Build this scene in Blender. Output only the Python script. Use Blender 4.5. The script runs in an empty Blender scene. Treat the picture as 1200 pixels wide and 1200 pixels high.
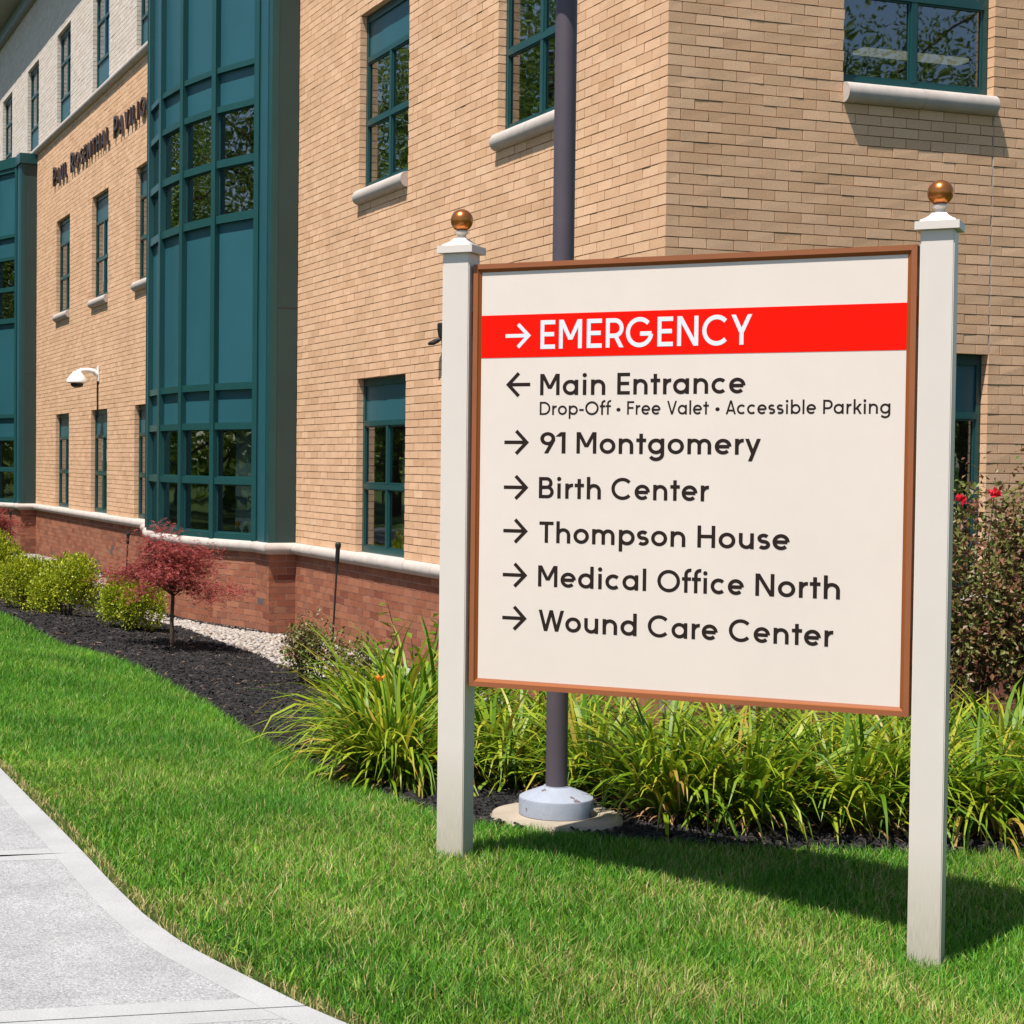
import bpy, bmesh, math, random
import numpy as np
from mathutils import Vector, Matrix

random.seed(7); rng = np.random.default_rng(11)
SC = bpy.context.scene
COL = SC.collection
R = math.radians
EYE = 2.60
# ---------------------------------------------------------------- camera
PHI, PITCH, ROLL = R(19.8142), R(1.6993), R(0.5299)
FPX, CXPX = 2028.83, 395.04           # focal length and principal point in photo pixels (photo 1200 wide)
CAMP = Vector((-8.5386, -14.5393, EYE))
lev_r = Vector((math.cos(PHI), -math.sin(PHI), 0)); lev_f = Vector((math.sin(PHI), math.cos(PHI), 0)); lev_u = Vector((0, 0, 1))
fw = lev_f*math.cos(PITCH) - lev_u*math.sin(PITCH)
up0 = lev_f*math.sin(PITCH) + lev_u*math.cos(PITCH)
rt = lev_r*math.cos(ROLL) + up0*math.sin(ROLL)
up = up0*math.cos(ROLL) - lev_r*math.sin(ROLL)
cd = bpy.data.cameras.new('camera'); cam = bpy.data.objects.new('camera', cd); COL.objects.link(cam)
cam.matrix_world = Matrix(((rt.x, up.x, -fw.x, CAMP.x), (rt.y, up.y, -fw.y, CAMP.y), (rt.z, up.z, -fw.z, CAMP.z), (0, 0, 0, 1)))
cd.sensor_width = 36; cd.lens = FPX/1200*36; cd.shift_x = (600-CXPX)/1200; cd.shift_y = 0
cd.clip_start = .1; cd.clip_end = 4000
SC.camera = cam
# ---------------------------------------------------------------- sky, sun, exposure
SUN = Vector((-2.05, -1.0, 4.94)).normalized()
w = bpy.data.worlds.new('World'); SC.world = w; w.use_nodes = True
wn = w.node_tree.nodes; wl = w.node_tree.links
sky = wn.new('ShaderNodeTexSky'); sky.sky_type = 'NISHITA'; sky.sun_disc = False
sky.sun_elevation = math.asin(SUN.z); sky.sun_rotation = math.atan2(SUN.x, SUN.y)
sky.air_density = 1.0; sky.dust_density = .6; sky.ozone_density = 1.2
wn['Background'].inputs['Strength'].default_value = .09
wl.new(sky.outputs[0], wn['Background'].inputs['Color'])
sd = bpy.data.lights.new('sun', 'SUN'); sd.energy = 5.0; sd.angle = R(.53); sd.color = (1, .955, .88)
so = bpy.data.objects.new('sun', sd); COL.objects.link(so); so.rotation_euler = SUN.to_track_quat('Z', 'Y').to_euler(); so.location = (-20, -10, 40)
SC.view_settings.view_transform = 'Standard'; SC.view_settings.look = 'None'
SC.view_settings.exposure = .50; SC.view_settings.gamma = 1

# ================================================================ helpers
def tag(o, label=None, cat=None, group=None, kind=None):
    if label: o['label'] = label
    if cat: o['category'] = cat
    if group: o['group'] = group
    if kind: o['kind'] = kind
    return o
def link(name, data, parent=None):
    o = bpy.data.objects.new(name, data); COL.objects.link(o)
    if parent is not None: o.parent = parent
    return o
def empty(name, loc=(0, 0, 0), rz=0, label=None, cat=None, group=None, parent=None):
    o = link(name, None, parent); o.location = loc; o.rotation_euler = (0, 0, rz); o.empty_display_size = .1
    return tag(o, label, cat, group)
def np_mesh(name, V, F, mat, tint=None, smooth=False):
    V = np.asarray(V, np.float32).reshape(-1, 3); F = np.asarray(F, np.int32)
    me = bpy.data.meshes.new(name); k = F.shape[1]
    me.vertices.add(len(V)); me.vertices.foreach_set('co', V.ravel())
    me.loops.add(F.size); me.loops.foreach_set('vertex_index', F.ravel())
    me.polygons.add(len(F)); me.polygons.foreach_set('loop_start', np.arange(0, F.size, k, dtype=np.int32))
    me.polygons.foreach_set('use_smooth', np.full(len(F), smooth, bool))
    if tint is not None:
        a = me.attributes.new('tint', 'FLOAT', 'POINT'); a.data.foreach_set('value', np.asarray(tint, np.float32).ravel())
    me.update(calc_edges=True)
    if mat: me.materials.append(mat)
    return me
BOXF = np.array([(0, 3, 2, 1), (4, 5, 6, 7), (0, 1, 5, 4), (1, 2, 6, 5), (2, 3, 7, 6), (3, 0, 4, 7)])
class MB:
    """collects boxes, quads and prisms, then links them as one mesh object"""
    def __init__(s): s.v = []; s.f = []
    def raw(s, v, f):
        n = len(s.v); s.v += [tuple(map(float, q)) for q in v]; s.f += [tuple(int(i)+n for i in q) for q in f]; return s
    def box(s, x0, y0, z0, x1, y1, z1):
        x0, x1 = sorted((x0, x1)); y0, y1 = sorted((y0, y1)); z0, z1 = sorted((z0, z1))
        return s.raw([(x0, y0, z0), (x1, y0, z0), (x1, y1, z0), (x0, y1, z0), (x0, y0, z1), (x1, y0, z1), (x1, y1, z1), (x0, y1, z1)], BOXF)
    def obox(s, c, t, n, hl, hd, z0, z1):
        """box centred on plan point c with plan axes t (half length hl) and n (half depth hd)"""
        P = [(c[0]+t[0]*a*hl+n[0]*b*hd, c[1]+t[1]*a*hl+n[1]*b*hd) for a, b in ((-1, -1), (1, -1), (1, 1), (-1, 1))]
        return s.raw([(p[0], p[1], z0) for p in P]+[(p[0], p[1], z1) for p in P], BOXF)
    def sweep(s, profs, close=True, caps=True):
        """profs: rings of points with equal length"""
        n0 = len(s.v); k = len(profs[0])
        for pr in profs: s.v += [tuple(map(float, q)) for q in pr]
        for i in range(len(profs)-1):
            for j in range(k if close else k-1):
                a = n0+i*k+j; b = n0+i*k+(j+1) % k; s.f.append((a, b, b+k, a+k))
        if caps: s.f.append(tuple(n0+j for j in range(k))[::-1]); s.f.append(tuple(n0+(len(profs)-1)*k+j for j in range(k)))
        return s
    def lathe(s, prof, n=24, c=(0, 0, 0)):
        """prof: (radius, z) from bottom to top"""
        return s.sweep([[(c[0]+r*math.cos(2*math.pi*j/n), c[1]+r*math.sin(2*math.pi*j/n), c[2]+z) for j in range(n)] for r, z in prof])
    def tube(s, pts, rad, n=8):
        pts = [Vector(p) for p in pts]; rings = []
        for i, p in enumerate(pts):
            d = (pts[min(i+1, len(pts)-1)]-pts[max(i-1, 0)]).normalized()
            a = d.orthogonal().normalized() if i == 0 else (a - d*a.dot(d)).normalized()
            b = d.cross(a); r = rad[i] if hasattr(rad, '__len__') else rad
            rings.append([tuple(p+a*(r*math.cos(2*math.pi*j/n))+b*(r*math.sin(2*math.pi*j/n))) for j in range(n)])
        return s.sweep(rings)
    def build(s, name, mat, parent=None, smooth=False, bevel=0, tint=None):
        me = bpy.data.meshes.new(name); me.from_pydata(s.v, [], s.f)
        bm = bmesh.new(); bm.from_mesh(me); bmesh.ops.recalc_face_normals(bm, faces=bm.faces)
        if bevel: bmesh.ops.bevel(bm, geom=bm.edges[:], offset=bevel, segments=2, affect='EDGES', clamp_overlap=True)
        bm.to_mesh(me); bm.free()
        if mat: me.materials.append(mat)
        if tint is not None:
            a = me.attributes.new('tint', 'FLOAT', 'POINT'); a.data.foreach_set('value', np.full(len(me.vertices), tint, np.float32))
        o = link(name, me, parent)
        if smooth:
            me.polygons.foreach_set('use_smooth', np.ones(len(me.polygons), bool))
            try: me.set_sharp_from_angle(angle=R(35))
            except Exception: pass
        return o

# ---------------------------------------------------------------- materials
def material(name, cols, rough=.6, metal=0., noise=None, bump=None, spec=.4, transl=0., obj_rand=0., coat=0., fine=None):
    """cols: ramp over the 'tint' attribute; noise=(scale, amount) darkens and lightens in world space; bump=(scale, strength, distance)"""
    m = bpy.data.materials.new(name); m.use_nodes = True; nt = m.node_tree; N = nt.nodes; L = nt.links
    b = N['Principled BSDF']; b.inputs['Roughness'].default_value = rough; b.inputs['Metallic'].default_value = metal
    b.inputs['Specular IOR Level'].default_value = spec
    if coat: b.inputs['Coat Weight'].default_value = coat; b.inputs['Coat Roughness'].default_value = .15
    if len(cols) == 1:
        c = N.new('ShaderNodeRGB'); c.outputs[0].default_value = (*cols[0], 1); out = c.outputs[0]
    else:
        at = N.new('ShaderNodeAttribute'); at.attribute_name = 'tint'; rp = N.new('ShaderNodeValToRGB')
        while len(rp.color_ramp.elements) < len(cols): rp.color_ramp.elements.new(.5)
        for i, e in enumerate(rp.color_ramp.elements): e.position = i/(len(cols)-1); e.color = (*cols[i], 1)
        L.new(at.outputs['Fac'], rp.inputs[0]); out = rp.outputs[0]
    geo = N.new('ShaderNodeNewGeometry')
    for nz in (noise, fine):
        if not nz: continue
        t = N.new('ShaderNodeTexNoise'); t.inputs['Scale'].default_value = nz[0]; t.inputs['Detail'].default_value = 6; t.inputs['Roughness'].default_value = .6
        L.new(geo.outputs['Position'], t.inputs['Vector'])
        mr = N.new('ShaderNodeMapRange'); mr.inputs[1].default_value = .25; mr.inputs[2].default_value = .75; mr.inputs[3].default_value = 1-nz[1]; mr.inputs[4].default_value = 1+nz[1]
        L.new(t.outputs['Fac'], mr.inputs[0])
        mx = N.new('ShaderNodeMix'); mx.data_type = 'RGBA'; mx.blend_type = 'MULTIPLY'; mx.inputs['Factor'].default_value = 1
        L.new(out, mx.inputs['A']); L.new(mr.outputs[0], mx.inputs['B']); out = mx.outputs['Result']
    L.new(out, b.inputs['Base Color'])
    if bump:
        t = N.new('ShaderNodeTexNoise'); t.inputs['Scale'].default_value = bump[0]; t.inputs['Detail'].default_value = 5
        L.new(geo.outputs['Position'], t.inputs['Vector'])
        bp = N.new('ShaderNodeBump'); bp.inputs['Strength'].default_value = bump[1]; bp.inputs['Distance'].default_value = bump[2]
        L.new(t.outputs['Fac'], bp.inputs['Height']); L.new(bp.outputs[0], b.inputs['Normal'])
    if transl:
        tr = N.new('ShaderNodeBsdfTranslucent'); ms = N.new('ShaderNodeMixShader'); ms.inputs[0].default_value = transl
        L.new(out, tr.inputs['Color']); L.new(b.outputs[0], ms.inputs[1]); L.new(tr.outputs[0], ms.inputs[2]); L.new(ms.outputs[0], N['Material Output'].inputs['Surface'])
    return m
def glass_material(name, tint=(.55, .62, .62), base=.17):
    m = bpy.data.materials.new(name); m.use_nodes = True; nt = m.node_tree; N = nt.nodes; L = nt.links
    N.remove(N['Principled BSDF'])
    lw = N.new('ShaderNodeLayerWeight'); lw.inputs['Blend'].default_value = .5
    pw = N.new('ShaderNodeMath'); pw.operation = 'POWER'; pw.inputs[1].default_value = 3.2; L.new(lw.outputs['Facing'], pw.inputs[0])
    ma = N.new('ShaderNodeMath'); ma.operation = 'MULTIPLY_ADD'; ma.inputs[1].default_value = .85; ma.inputs[2].default_value = base; L.new(pw.outputs[0], ma.inputs[0]); ma.use_clamp = True
    tr = N.new('ShaderNodeBsdfTransparent'); tr.inputs[0].default_value = (*tint, 1)
    gl = N.new('ShaderNodeBsdfGlossy'); gl.inputs['Roughness'].default_value = .012; gl.inputs['Color'].default_value = (.95, .97, 1, 1)
    geo = N.new('ShaderNodeNewGeometry'); nz = N.new('ShaderNodeTexNoise'); nz.inputs['Scale'].default_value = 1.3
    bp = N.new('ShaderNodeBump'); bp.inputs['Strength'].default_value = .10; bp.inputs['Distance'].default_value = .02
    L.new(geo.outputs['Position'], nz.inputs['Vector']); L.new(nz.outputs['Fac'], bp.inputs['Height']); L.new(bp.outputs[0], gl.inputs['Normal'])
    ms = N.new('ShaderNodeMixShader'); L.new(ma.outputs[0], ms.inputs[0]); L.new(tr.outputs[0], ms.inputs[1]); L.new(gl.outputs[0], ms.inputs[2])
    L.new(ms.outputs[0], N['Material Output'].inputs['Surface'])
    return m
MT = {}
MT['brick'] = material('tan_brick', [(.60, .350, .195), (.71, .432, .256), (.79, .497, .307), (.68, .408, .236), (.83, .547, .357)], .85, noise=(.9, .09), fine=(75, .20), bump=(160, .6, .005), spec=.2)
MT['mortar'] = material('tan_mortar', [(.27, .185, .115)], .95, noise=(6, .12), fine=(60, .15), bump=(200, .4, .003), spec=.1)
MT['cream'] = material('cream_brick', [(.66, .56, .475), (.73, .63, .55), (.64, .545, .465), (.76, .665, .585)], .85, noise=(3, .06), fine=(70, .10), spec=.2)
MT['cream_mortar'] = material('cream_mortar', [(.34, .29, .24)], .95, spec=.1)
MT['red'] = material('red_brick', [(.20, .062, .038), (.30, .105, .058), (.37, .150, .085), (.25, .095, .06), (.38, .205, .12), (.12, .10, .10)], .85, noise=(4, .10), fine=(70, .18), bump=(160, .5, .004), spec=.2)
MT['red_mortar'] = material('pink_mortar', [(.50, .36, .28)], .95, noise=(6, .12), spec=.1)
MT['stone'] = material('cast_stone', [(.47, .41, .37)], .8, noise=(5, .13), fine=(80, .10), bump=(120, .3, .003), spec=.25)
MT['teal'] = material('teal_metal_panel', [(.021, .095, .120), (.024, .106, .131), (.019, .088, .111)], .38, noise=(.8, .10), fine=(25, .03), spec=.5)
MT['tealframe'] = material('teal_frame', [(.012, .066, .067)], .35, noise=(3, .08), spec=.5)
MT['tealdark'] = material('dark_teal_panel', [(.026, .052, .050)], .5, noise=(1.2, .12), spec=.4)
MT['glass'] = glass_material('window_glass')
MT['darkjoint'] = material('dark_sealant', [(.05, .04, .035)], .8)
MT['inner'] = material('interior_plaster', [(.30, .29, .27)], .9)
MT['blind'] = material('pale_blind', [(.62, .66, .66)], .7)
MT['signface'] = material('cream_sign_face', [(.755, .650, .580)], .45, noise=(1.6, .03), fine=(14, .012), spec=.35)
MT['signred'] = material('red_vinyl', [(.90, .007, .001)], .6, spec=.08)
MT['ink'] = material('dark_brown_vinyl', [(.024, .015, .012)], .6, spec=.12)
MT['white_ink'] = material('white_vinyl', [(.74, .76, .80)], .5, spec=.3)
MT['copper'] = material('copper_paint', [(.30, .100, .038)], .45, noise=(8, .06), spec=.4)
MT['copper_dark'] = material('dark_orange_copper_paint', [(.27, .075, .016)], .5, spec=.2)  # deeper orange paint of the frame's inner lip and the brackets
MT['ball'] = material('copper_metal', [(.56, .19, .050)], .26, metal=.85, noise=(30, .10))
def post_material():
    m = material('cream_white_post', [(.69, .615, .555)], .4, noise=(2.5, .03), spec=.45)
    nt = m.node_tree; N = nt.nodes; L = nt.links; b = N['Principled BSDF']
    src = b.inputs['Base Color'].links[0].from_socket
    tc = N.new('ShaderNodeTexCoord'); sp = N.new('ShaderNodeSeparateXYZ'); L.new(tc.outputs['Object'], sp.inputs[0])
    mr = N.new('ShaderNodeMapRange'); mr.inputs[1].default_value = .10; mr.inputs[2].default_value = .62; mr.inputs[3].default_value = 1.15; mr.inputs[4].default_value = 0
    L.new(sp.outputs['Z'], mr.inputs[0])
    nz = N.new('ShaderNodeTexNoise'); nz.inputs['Scale'].default_value = 45; nz.inputs['Detail'].default_value = 6
    ml = N.new('ShaderNodeMath'); ml.operation = 'MULTIPLY'; L.new(mr.outputs[0], ml.inputs[0]); L.new(nz.outputs['Fac'], ml.inputs[1])
    mx = N.new('ShaderNodeMix'); mx.data_type = 'RGBA'; mx.inputs['B'].default_value = (.30, .27, .17, 1)
    L.new(ml.outputs[0], mx.inputs['Factor']); L.new(src, mx.inputs['A']); L.new(mx.outputs['Result'], b.inputs['Base Color'])
    return m
MT['post'] = post_material()
MT['pole'] = material('bronze_grey_pole_paint', [(.092, .072, .088)], .45, noise=(7, .06), spec=.4)
def peel_material():
    m = material('peeling_base_cover', [(.31, .335, .395)], .55, noise=(18, .08), fine=(120, .10), spec=.4)
    nt = m.node_tree; N = nt.nodes; L = nt.links; b = N['Principled BSDF']; src = b.inputs['Base Color'].links[0].from_socket
    tc = N.new('ShaderNodeTexCoord')
    nz = N.new('ShaderNodeTexNoise'); nz.inputs['Scale'].default_value = 9; nz.inputs['Detail'].default_value = 8; L.new(tc.outputs['Object'], nz.inputs[0])
    rp = N.new('ShaderNodeValToRGB'); rp.color_ramp.elements[0].position = .61; rp.color_ramp.elements[1].position = .625; L.new(nz.outputs['Fac'], rp.inputs[0])
    mx = N.new('ShaderNodeMix'); mx.data_type = 'RGBA'; mx.inputs['B'].default_value = (.15, .115, .12, 1)
    L.new(rp.outputs[0], mx.inputs['Factor']); L.new(src, mx.inputs['A']); L.new(mx.outputs['Result'], b.inputs['Base Color'])
    return m
MT['peel'] = peel_material()
MT['concrete'] = material('walk_concrete', [(.335, .331, .332)], .9, noise=(5.0, .16), fine=(110, .50), bump=(140, 1., .006), spec=.15)
MT['concrete_smooth'] = material('troweled_concrete', [(.360, .355, .352)], .85, noise=(4, .10), fine=(120, .16), spec=.15)
MT['pad'] = material('pad_concrete', [(.36, .30, .23)], .9, noise=(6, .14), fine=(90, .15), bump=(90, .4, .004), spec=.1)
MT['soil'] = material('lawn_thatch', [(.040, .062, .016)], .95, noise=(3, .35), fine=(40, .4), spec=.05)
MT['mulchbase'] = material('mulch_soil', [(.018, .013, .013)], .95, noise=(8, .3), fine=(50, .4), bump=(40, 1, .02), spec=.1)
MT['gravelbase'] = material('gravel_soil', [(.20, .17, .14)], .95, noise=(12, .3), spec=.1)
MT['grass'] = material('grass_blade', [(.033, .138, .010), (.068, .235, .015), (.128, .325, .022), (.27, .395, .04), (.52, .42, .18)], .5, spec=.3, transl=.30, noise=(.9, .20))
MT['lily'] = material('daylily_leaf', [(.050, .125, .008), (.105, .215, .010), (.20, .310, .014), (.34, .385, .022), (.48, .38, .04), (.34, .17, .06)], .45, spec=.35, transl=.32)
MT['dead'] = material('dead_leaf', [(.24, .125, .06), (.36, .22, .12), (.15, .075, .04)], .8, spec=.1, transl=.15)
MT['box'] = material('chartreuse_leaf', [(.085, .14, .008), (.25, .32, .014), (.43, .46, .022), (.56, .52, .035)], .42, spec=.4, transl=.28)
MT['maple'] = material('red_maple_leaf', [(.15, .020, .022), (.29, .048, .045), (.42, .090, .075), (.20, .035, .025)], .5, spec=.35, transl=.30)
MT['rose'] = material('rose_leaf', [(.060, .105, .02), (.115, .160, .032), (.20, .20, .05), (.24, .10, .055), (.13, .05, .035)], .45, spec=.4, transl=.25)
MT['weed'] = material('bright_weed_leaf', [(.14, .23, .015), (.21, .27, .02)], .45, transl=.35)
MT['bark'] = material('bark', [(.10, .07, .05), (.13, .10, .075)], .9, noise=(30, .3), bump=(60, .6, .01), spec=.1)
MT['treeleaf'] = material('tree_leaf', [(.07, .125, .014), (.11, .185, .02), (.17, .24, .03), (.25, .29, .04)], .5, spec=.3, transl=.3)
MT['orange'] = material('orange_petal', [(.80, .30, .02), (.75, .20, .02)], .5, transl=.3)
MT['redpetal'] = material('red_petal', [(.70, .012, .03), (.80, .03, .06)], .5, transl=.25)
MT['black'] = material('black_plastic', [(.016, .016, .018)], .5)
MT['whiteplastic'] = material('white_plastic', [(.80, .80, .79)], .35, spec=.5)
MT['chip'] = material('mulch_chip', [(.006, .005, .005), (.012, .010, .010), (.022, .018, .018), (.05, .043, .041), (.16, .10, .065)], .75, spec=.3)
MT['stones'] = material('river_stone', [(.36, .31, .26), (.46, .42, .38), (.27, .22, .18), (.30, .295, .30), (.35, .25, .18)], .7, spec=.3, fine=(40, .1))
MT['soffit'] = material('soffit_metal', [(.27, .235, .20)], .6)
MT['fascia'] = material('fascia_blue_grey', [(.28, .36, .44)], .4)

# ================================================================ terrain
CP = [(-7.07,-5.08,.90),(-7.05,-6.62,.90),(-7.05,-7.83,.90),(-6.97,-8.83,.90),(-6.76,-9.68,.90),(-6.3,-10.8,.90),(-5.3,-12.2,.86),(-3.5,-13.8,.80),
      (-8.2,-5,.86),(-8.2,-8,.86),(-8.0,-10,.86),(-7.4,-12,.86),(-8.5,-14.5,.86),(-12,-8,.85),(-7.1,2,.82),(-7.1,10,.6),(-7.1,22,.32),(-12,10,.6),(-12,25,.3),
      (-4.21,13.39,.15),(-4.27,6.32,.28),(-4.35,1.84,.42),(-4.91,-2.8,.62),(-5.11,-5.13,.74),(-5.16,-6.69,.82),(-5.06,-6.94,.83),(-4.51,-7.3,.80),(-3.87,-7.61,.77),(-3.23,-7.73,.74),(-2.51,-7.77,.70),
      (-5.49,-7.61,.862),(-4.11,-9.06,.655),(-4.6,-6.85,.82),(-1.6,18.2,.10),(-2.47,9.7,.18),(-2.55,5.92,.22),(-2.78,2.73,.30),(-3.1,1.6,.33),
      (-.3,0,-.06),(-.3,5,-.1),(-.3,10,-.1),(-.7,11.2,-.1),(-1.4,15,-.08),(-.6,20,-.1),(-.4,34,-.08),(-1.5,26,.0),(2,-.4,.05),(6,-.4,.05),(-2,-2.5,.35),(1.5,-2.8,.35),(-.5,-5.5,.52),(3,-6,.5),(3,-9,.6),(0,-10,.66),(-3,-11,.70),(6,-12,.6),(0,-14,.7)]
cpx = np.array([c[:2] for c in CP]); cpz = np.array([c[2] for c in CP])
def _U(r2): return np.where(r2 > 1e-12, r2*np.log(np.maximum(r2, 1e-12)), 0)
_n = len(CP); _K = _U(((cpx[:, None]-cpx[None])**2).sum(-1)) + np.eye(_n)*.25; _Pm = np.c_[np.ones(_n), cpx]
_A = np.block([[_K, _Pm], [_Pm.T, np.zeros((3, 3))]]); _sol = np.linalg.solve(_A, np.r_[cpz, 0, 0, 0])
def ground(x, y):
    x = np.asarray(x, float); y = np.asarray(y, float); sh = x.shape; q = np.c_[x.ravel(), y.ravel()]
    qc = np.c_[np.clip(q[:, 0], -12, 6), np.clip(q[:, 1], -14, 34)]
    z = _U(((qc[:, None]-cpx[None])**2).sum(-1))@_sol[:_n] + np.c_[np.ones(len(qc)), qc]@_sol[_n:]
    d = np.hypot(*(q-qc).T); k = np.exp(-d/25.)
    return (z*k + .25*(1-k)).reshape(sh)
def gz(x, y): return float(ground(np.array([x]), np.array([y]))[0])
def inpoly(x, y, poly):
    r = np.zeros(len(x), bool); j = len(poly)-1
    for i in range(len(poly)):
        xi, yi = poly[i]; xj, yj = poly[j]
        c = ((yi > y) != (yj > y)); t = (xj-xi)*(y-yi)/((yj-yi) if yj != yi else 1e-9)+xi
        r ^= c & (x < t); j = i
    return r
WALK = [(-7.06, 60), (-7.07, -2), (-7.07,-5.08), (-7.06,-5.92), (-7.05,-6.62), (-7.045,-7.26), (-7.045,-7.83), (-7.035,-8.27), (-7.01,-8.58), (-6.97,-8.83), (-6.925,-9.02), (-6.88,-9.21), (-6.84,-9.38), (-6.81,-9.50), (-6.75,-9.69), (-6.60,-10.1), (-6.35,-10.6), (-5.9,-11.3), (-5.2,-12.2), (-4.2,-13.1), (-3.0,-13.9), (0, -15.2), (5, -16.5)]
BEDEDGE = [(-5.0, 60), (-5.0, 20), (-4.85,13.39),(-4.55,6.32),(-4.45,1.84),(-4.64,-.6),(-4.91,-2.8),(-5.03,-4.1),(-5.11,-5.13),(-5.14,-5.87),(-5.14,-6.5),(-5.06,-6.90),(-4.80,-7.12),(-4.51,-7.30),(-3.87,-7.58),(-3.23,-7.70),(-2.51,-7.77),(0,-7.9),(9,-8.0)]
LAWN = WALK + BEDEDGE[::-1]
BED = BEDEDGE + [(9, 2), (1, 2), (1, 60)]
GRAVEL = [(-1.4, 60), (-1.5, 24), (-1.6,18.2), (-2.0, 13), (-2.2,9.7), (-2.28,5.92), (-2.45,3.6), (-2.3,2.5), (-1.6, 2.0), (-.12, 2.0), (-.12, 11.0), (-.6, 11.0), (-.95, 12.6), (-1.25, 14), (-1.32, 15.2), (-1.25, 16.3), (-.95, 17.6), (-.6, 19.3), (-.12, 19.4), (-.12, 60)]
# ground: one sheet out to the horizon
def axis(lo, hi, st): 
    core = np.arange(lo, hi+1e-6, st); far = np.array([1, 2.5, 5, 10, 20, 40, 80, 160, 320, 640, 1300.])
    return np.r_[lo-far[::-1], core, hi+far]
gx, gy = axis(-12, 6, .3), axis(-14, 36, .3)
XX, YY = np.meshgrid(gx, gy, indexing='ij'); ZZ = ground(XX, YY)
nx, ny = XX.shape; idx = np.arange(nx*ny).reshape(nx, ny)
Fq = np.stack([idx[:-1, :-1], idx[1:, :-1], idx[1:, 1:], idx[:-1, 1:]], -1).reshape(-1, 4)
g = link('ground', np_mesh('ground', np.stack([XX, YY, ZZ-.012], -1), Fq, MT['soil'], smooth=True)); tag(g, 'grassy ground sloping down towards the building', 'ground', kind='structure')
def sheet(name, poly, dz, mat, step=.2, xr=(-8, 6), yr=(-9, 34), kind='structure', label=None, cat=None):
    """terrain-following sheet cut to a polygon outline"""
    bm = bmesh.new()
    xs = np.arange(xr[0], xr[1]+1e-6, step); ys = np.arange(yr[0], yr[1]+1e-6, step)
    vs = [[bm.verts.new((x, y, 0)) for y in ys] for x in xs]
    for i in range(len(xs)-1):
        for j in range(len(ys)-1): bm.faces.new((vs[i][j], vs[i+1][j], vs[i+1][j+1], vs[i][j+1]))
    cut = [(a, b) for a, b in zip(poly, poly[1:]+poly[:1])]
    C = np.array([[f.calc_center_median().x, f.calc_center_median().y] for f in bm.faces])
    keep = inpoly(C[:, 0], C[:, 1], poly)
    bmesh.ops.delete(bm, geom=[f for f, k in zip(bm.faces[:], keep) if not k], context='FACES')
    # pull the stepped border onto the outline
    P = np.array(poly); A = P; B = np.roll(P, -1, 0)
    for v in bm.verts:
        if v.is_boundary:
            p = np.array(v.co[:2]); t = np.clip(((p-A)*(B-A)).sum(1)/np.maximum(((B-A)**2).sum(1), 1e-9), 0, 1); q = A+(B-A)*t[:, None]
            d = np.hypot(*(q-p).T); k = d.argmin()
            if d[k] < step*1.2: v.co.x, v.co.y = q[k]
    co = np.array([v.co[:2] for v in bm.verts]); z = ground(co[:, 0], co[:, 1])
    for v, zz in zip(bm.verts, z): v.co.z = zz+dz
    me = bpy.data.meshes.new(name); bm.to_mesh(me); bm.free(); me.materials.append(mat)
    me.polygons.foreach_set('use_smooth', np.ones(len(me.polygons), bool))
    return tag(link(name, me), label, cat, kind=kind)
sheet('mulch_bed', BED, .004, MT['mulchbase'], .16, label='black mulch bed between lawn and building', cat='flower bed')
sheet('gravel_strip', GRAVEL, .010, MT['gravelbase'], .16, xr=(-3.2, 1), yr=(-.2, 34), label='strip of pale river stones along the building foot', cat='gravel')

# sidewalk: slabs split at the joints, each with troweled borders
walk = link('sidewalk', None); tag(walk, 'curving pale concrete sidewalk beside the lawn', 'sidewalk', kind='structure')
WZ = .906
def interp_path(path, y0, y1, n=14):
    P = np.array(path)[::-1]; ys = np.linspace(y0, y1, n); return [(float(np.interp(y, P[:, 1], P[:, 0])), float(y)) for y in ys]
def slab(y0, y1, skew, xl=-8.9, border=.125, bend=.11):
    e = interp_path(WALK, y0, y1)
    ring = e + [(xl, y1+skew), (xl, y0+skew)]
    s = MB().sweep([[(x, y, WZ-.12) for x, y in ring], [(x, y, WZ) for x, y in ring]]).build('slab', MT['concrete'], walk)
    E_ = np.array(e); T = np.gradient(E_, axis=0); T /= np.linalg.norm(T, axis=1)[:, None]; Nn = np.c_[-T[:, 1], T[:, 0]]
    if Nn[:, 0].mean() > 0: Nn = -Nn
    inn = E_+Nn*border
    for i, yy in ((0, y0), (-1, y1)):                               # the ends run along the joints
        j = np.array([xl, yy+skew])-E_[i]; j /= np.linalg.norm(j); inn[i] = E_[i]+j*border/max(.5, abs(j@Nn[i]))
    def strip(A, B):
        MB().sweep([[(p[0], p[1], WZ-.002), (p[0], p[1], WZ+.0014), (q[0], q[1], WZ+.0014), (q[0], q[1], WZ-.002)] for p, q in zip(A, B)]).build('troweled_border', MT['concrete_smooth'], s)
    strip(E_, inn)
    for i, yy, sg in ((0, y0, 1), (-1, y1, -1)):
        p0 = inn[i].copy(); p1 = np.array([xl, yy+skew]); d = (p1-p0)/np.linalg.norm(p1-p0); nn = np.array([0, sg*bend])
        k = 1 if i == 0 else -2                                     # start on the inner line of the long border
        f = min(1, bend/max(1e-6, abs(inn[k][1]-inn[i][1]))); q0 = inn[i]+(inn[k]-inn[i])*f if f < 1 else inn[i]+(inn[k]-inn[i])*(bend/abs(inn[k][1]-inn[i][1]))
        strip([p0+d*.003, p1], [q0+d*.003, p1+nn])
jo = [-13.0, -11.35, -9.50, -7.215, -5.0, -2.8, -.6, 1.6, 3.8, 6, 8.2, 10.4, 12.6]
for a, b in zip(jo[:-1], jo[1:]):
    gap = .012 if abs(a+9.5) < .01 else .004
    slab(a+gap/2, b-.003, .30 if a < -8 else .12)
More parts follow.
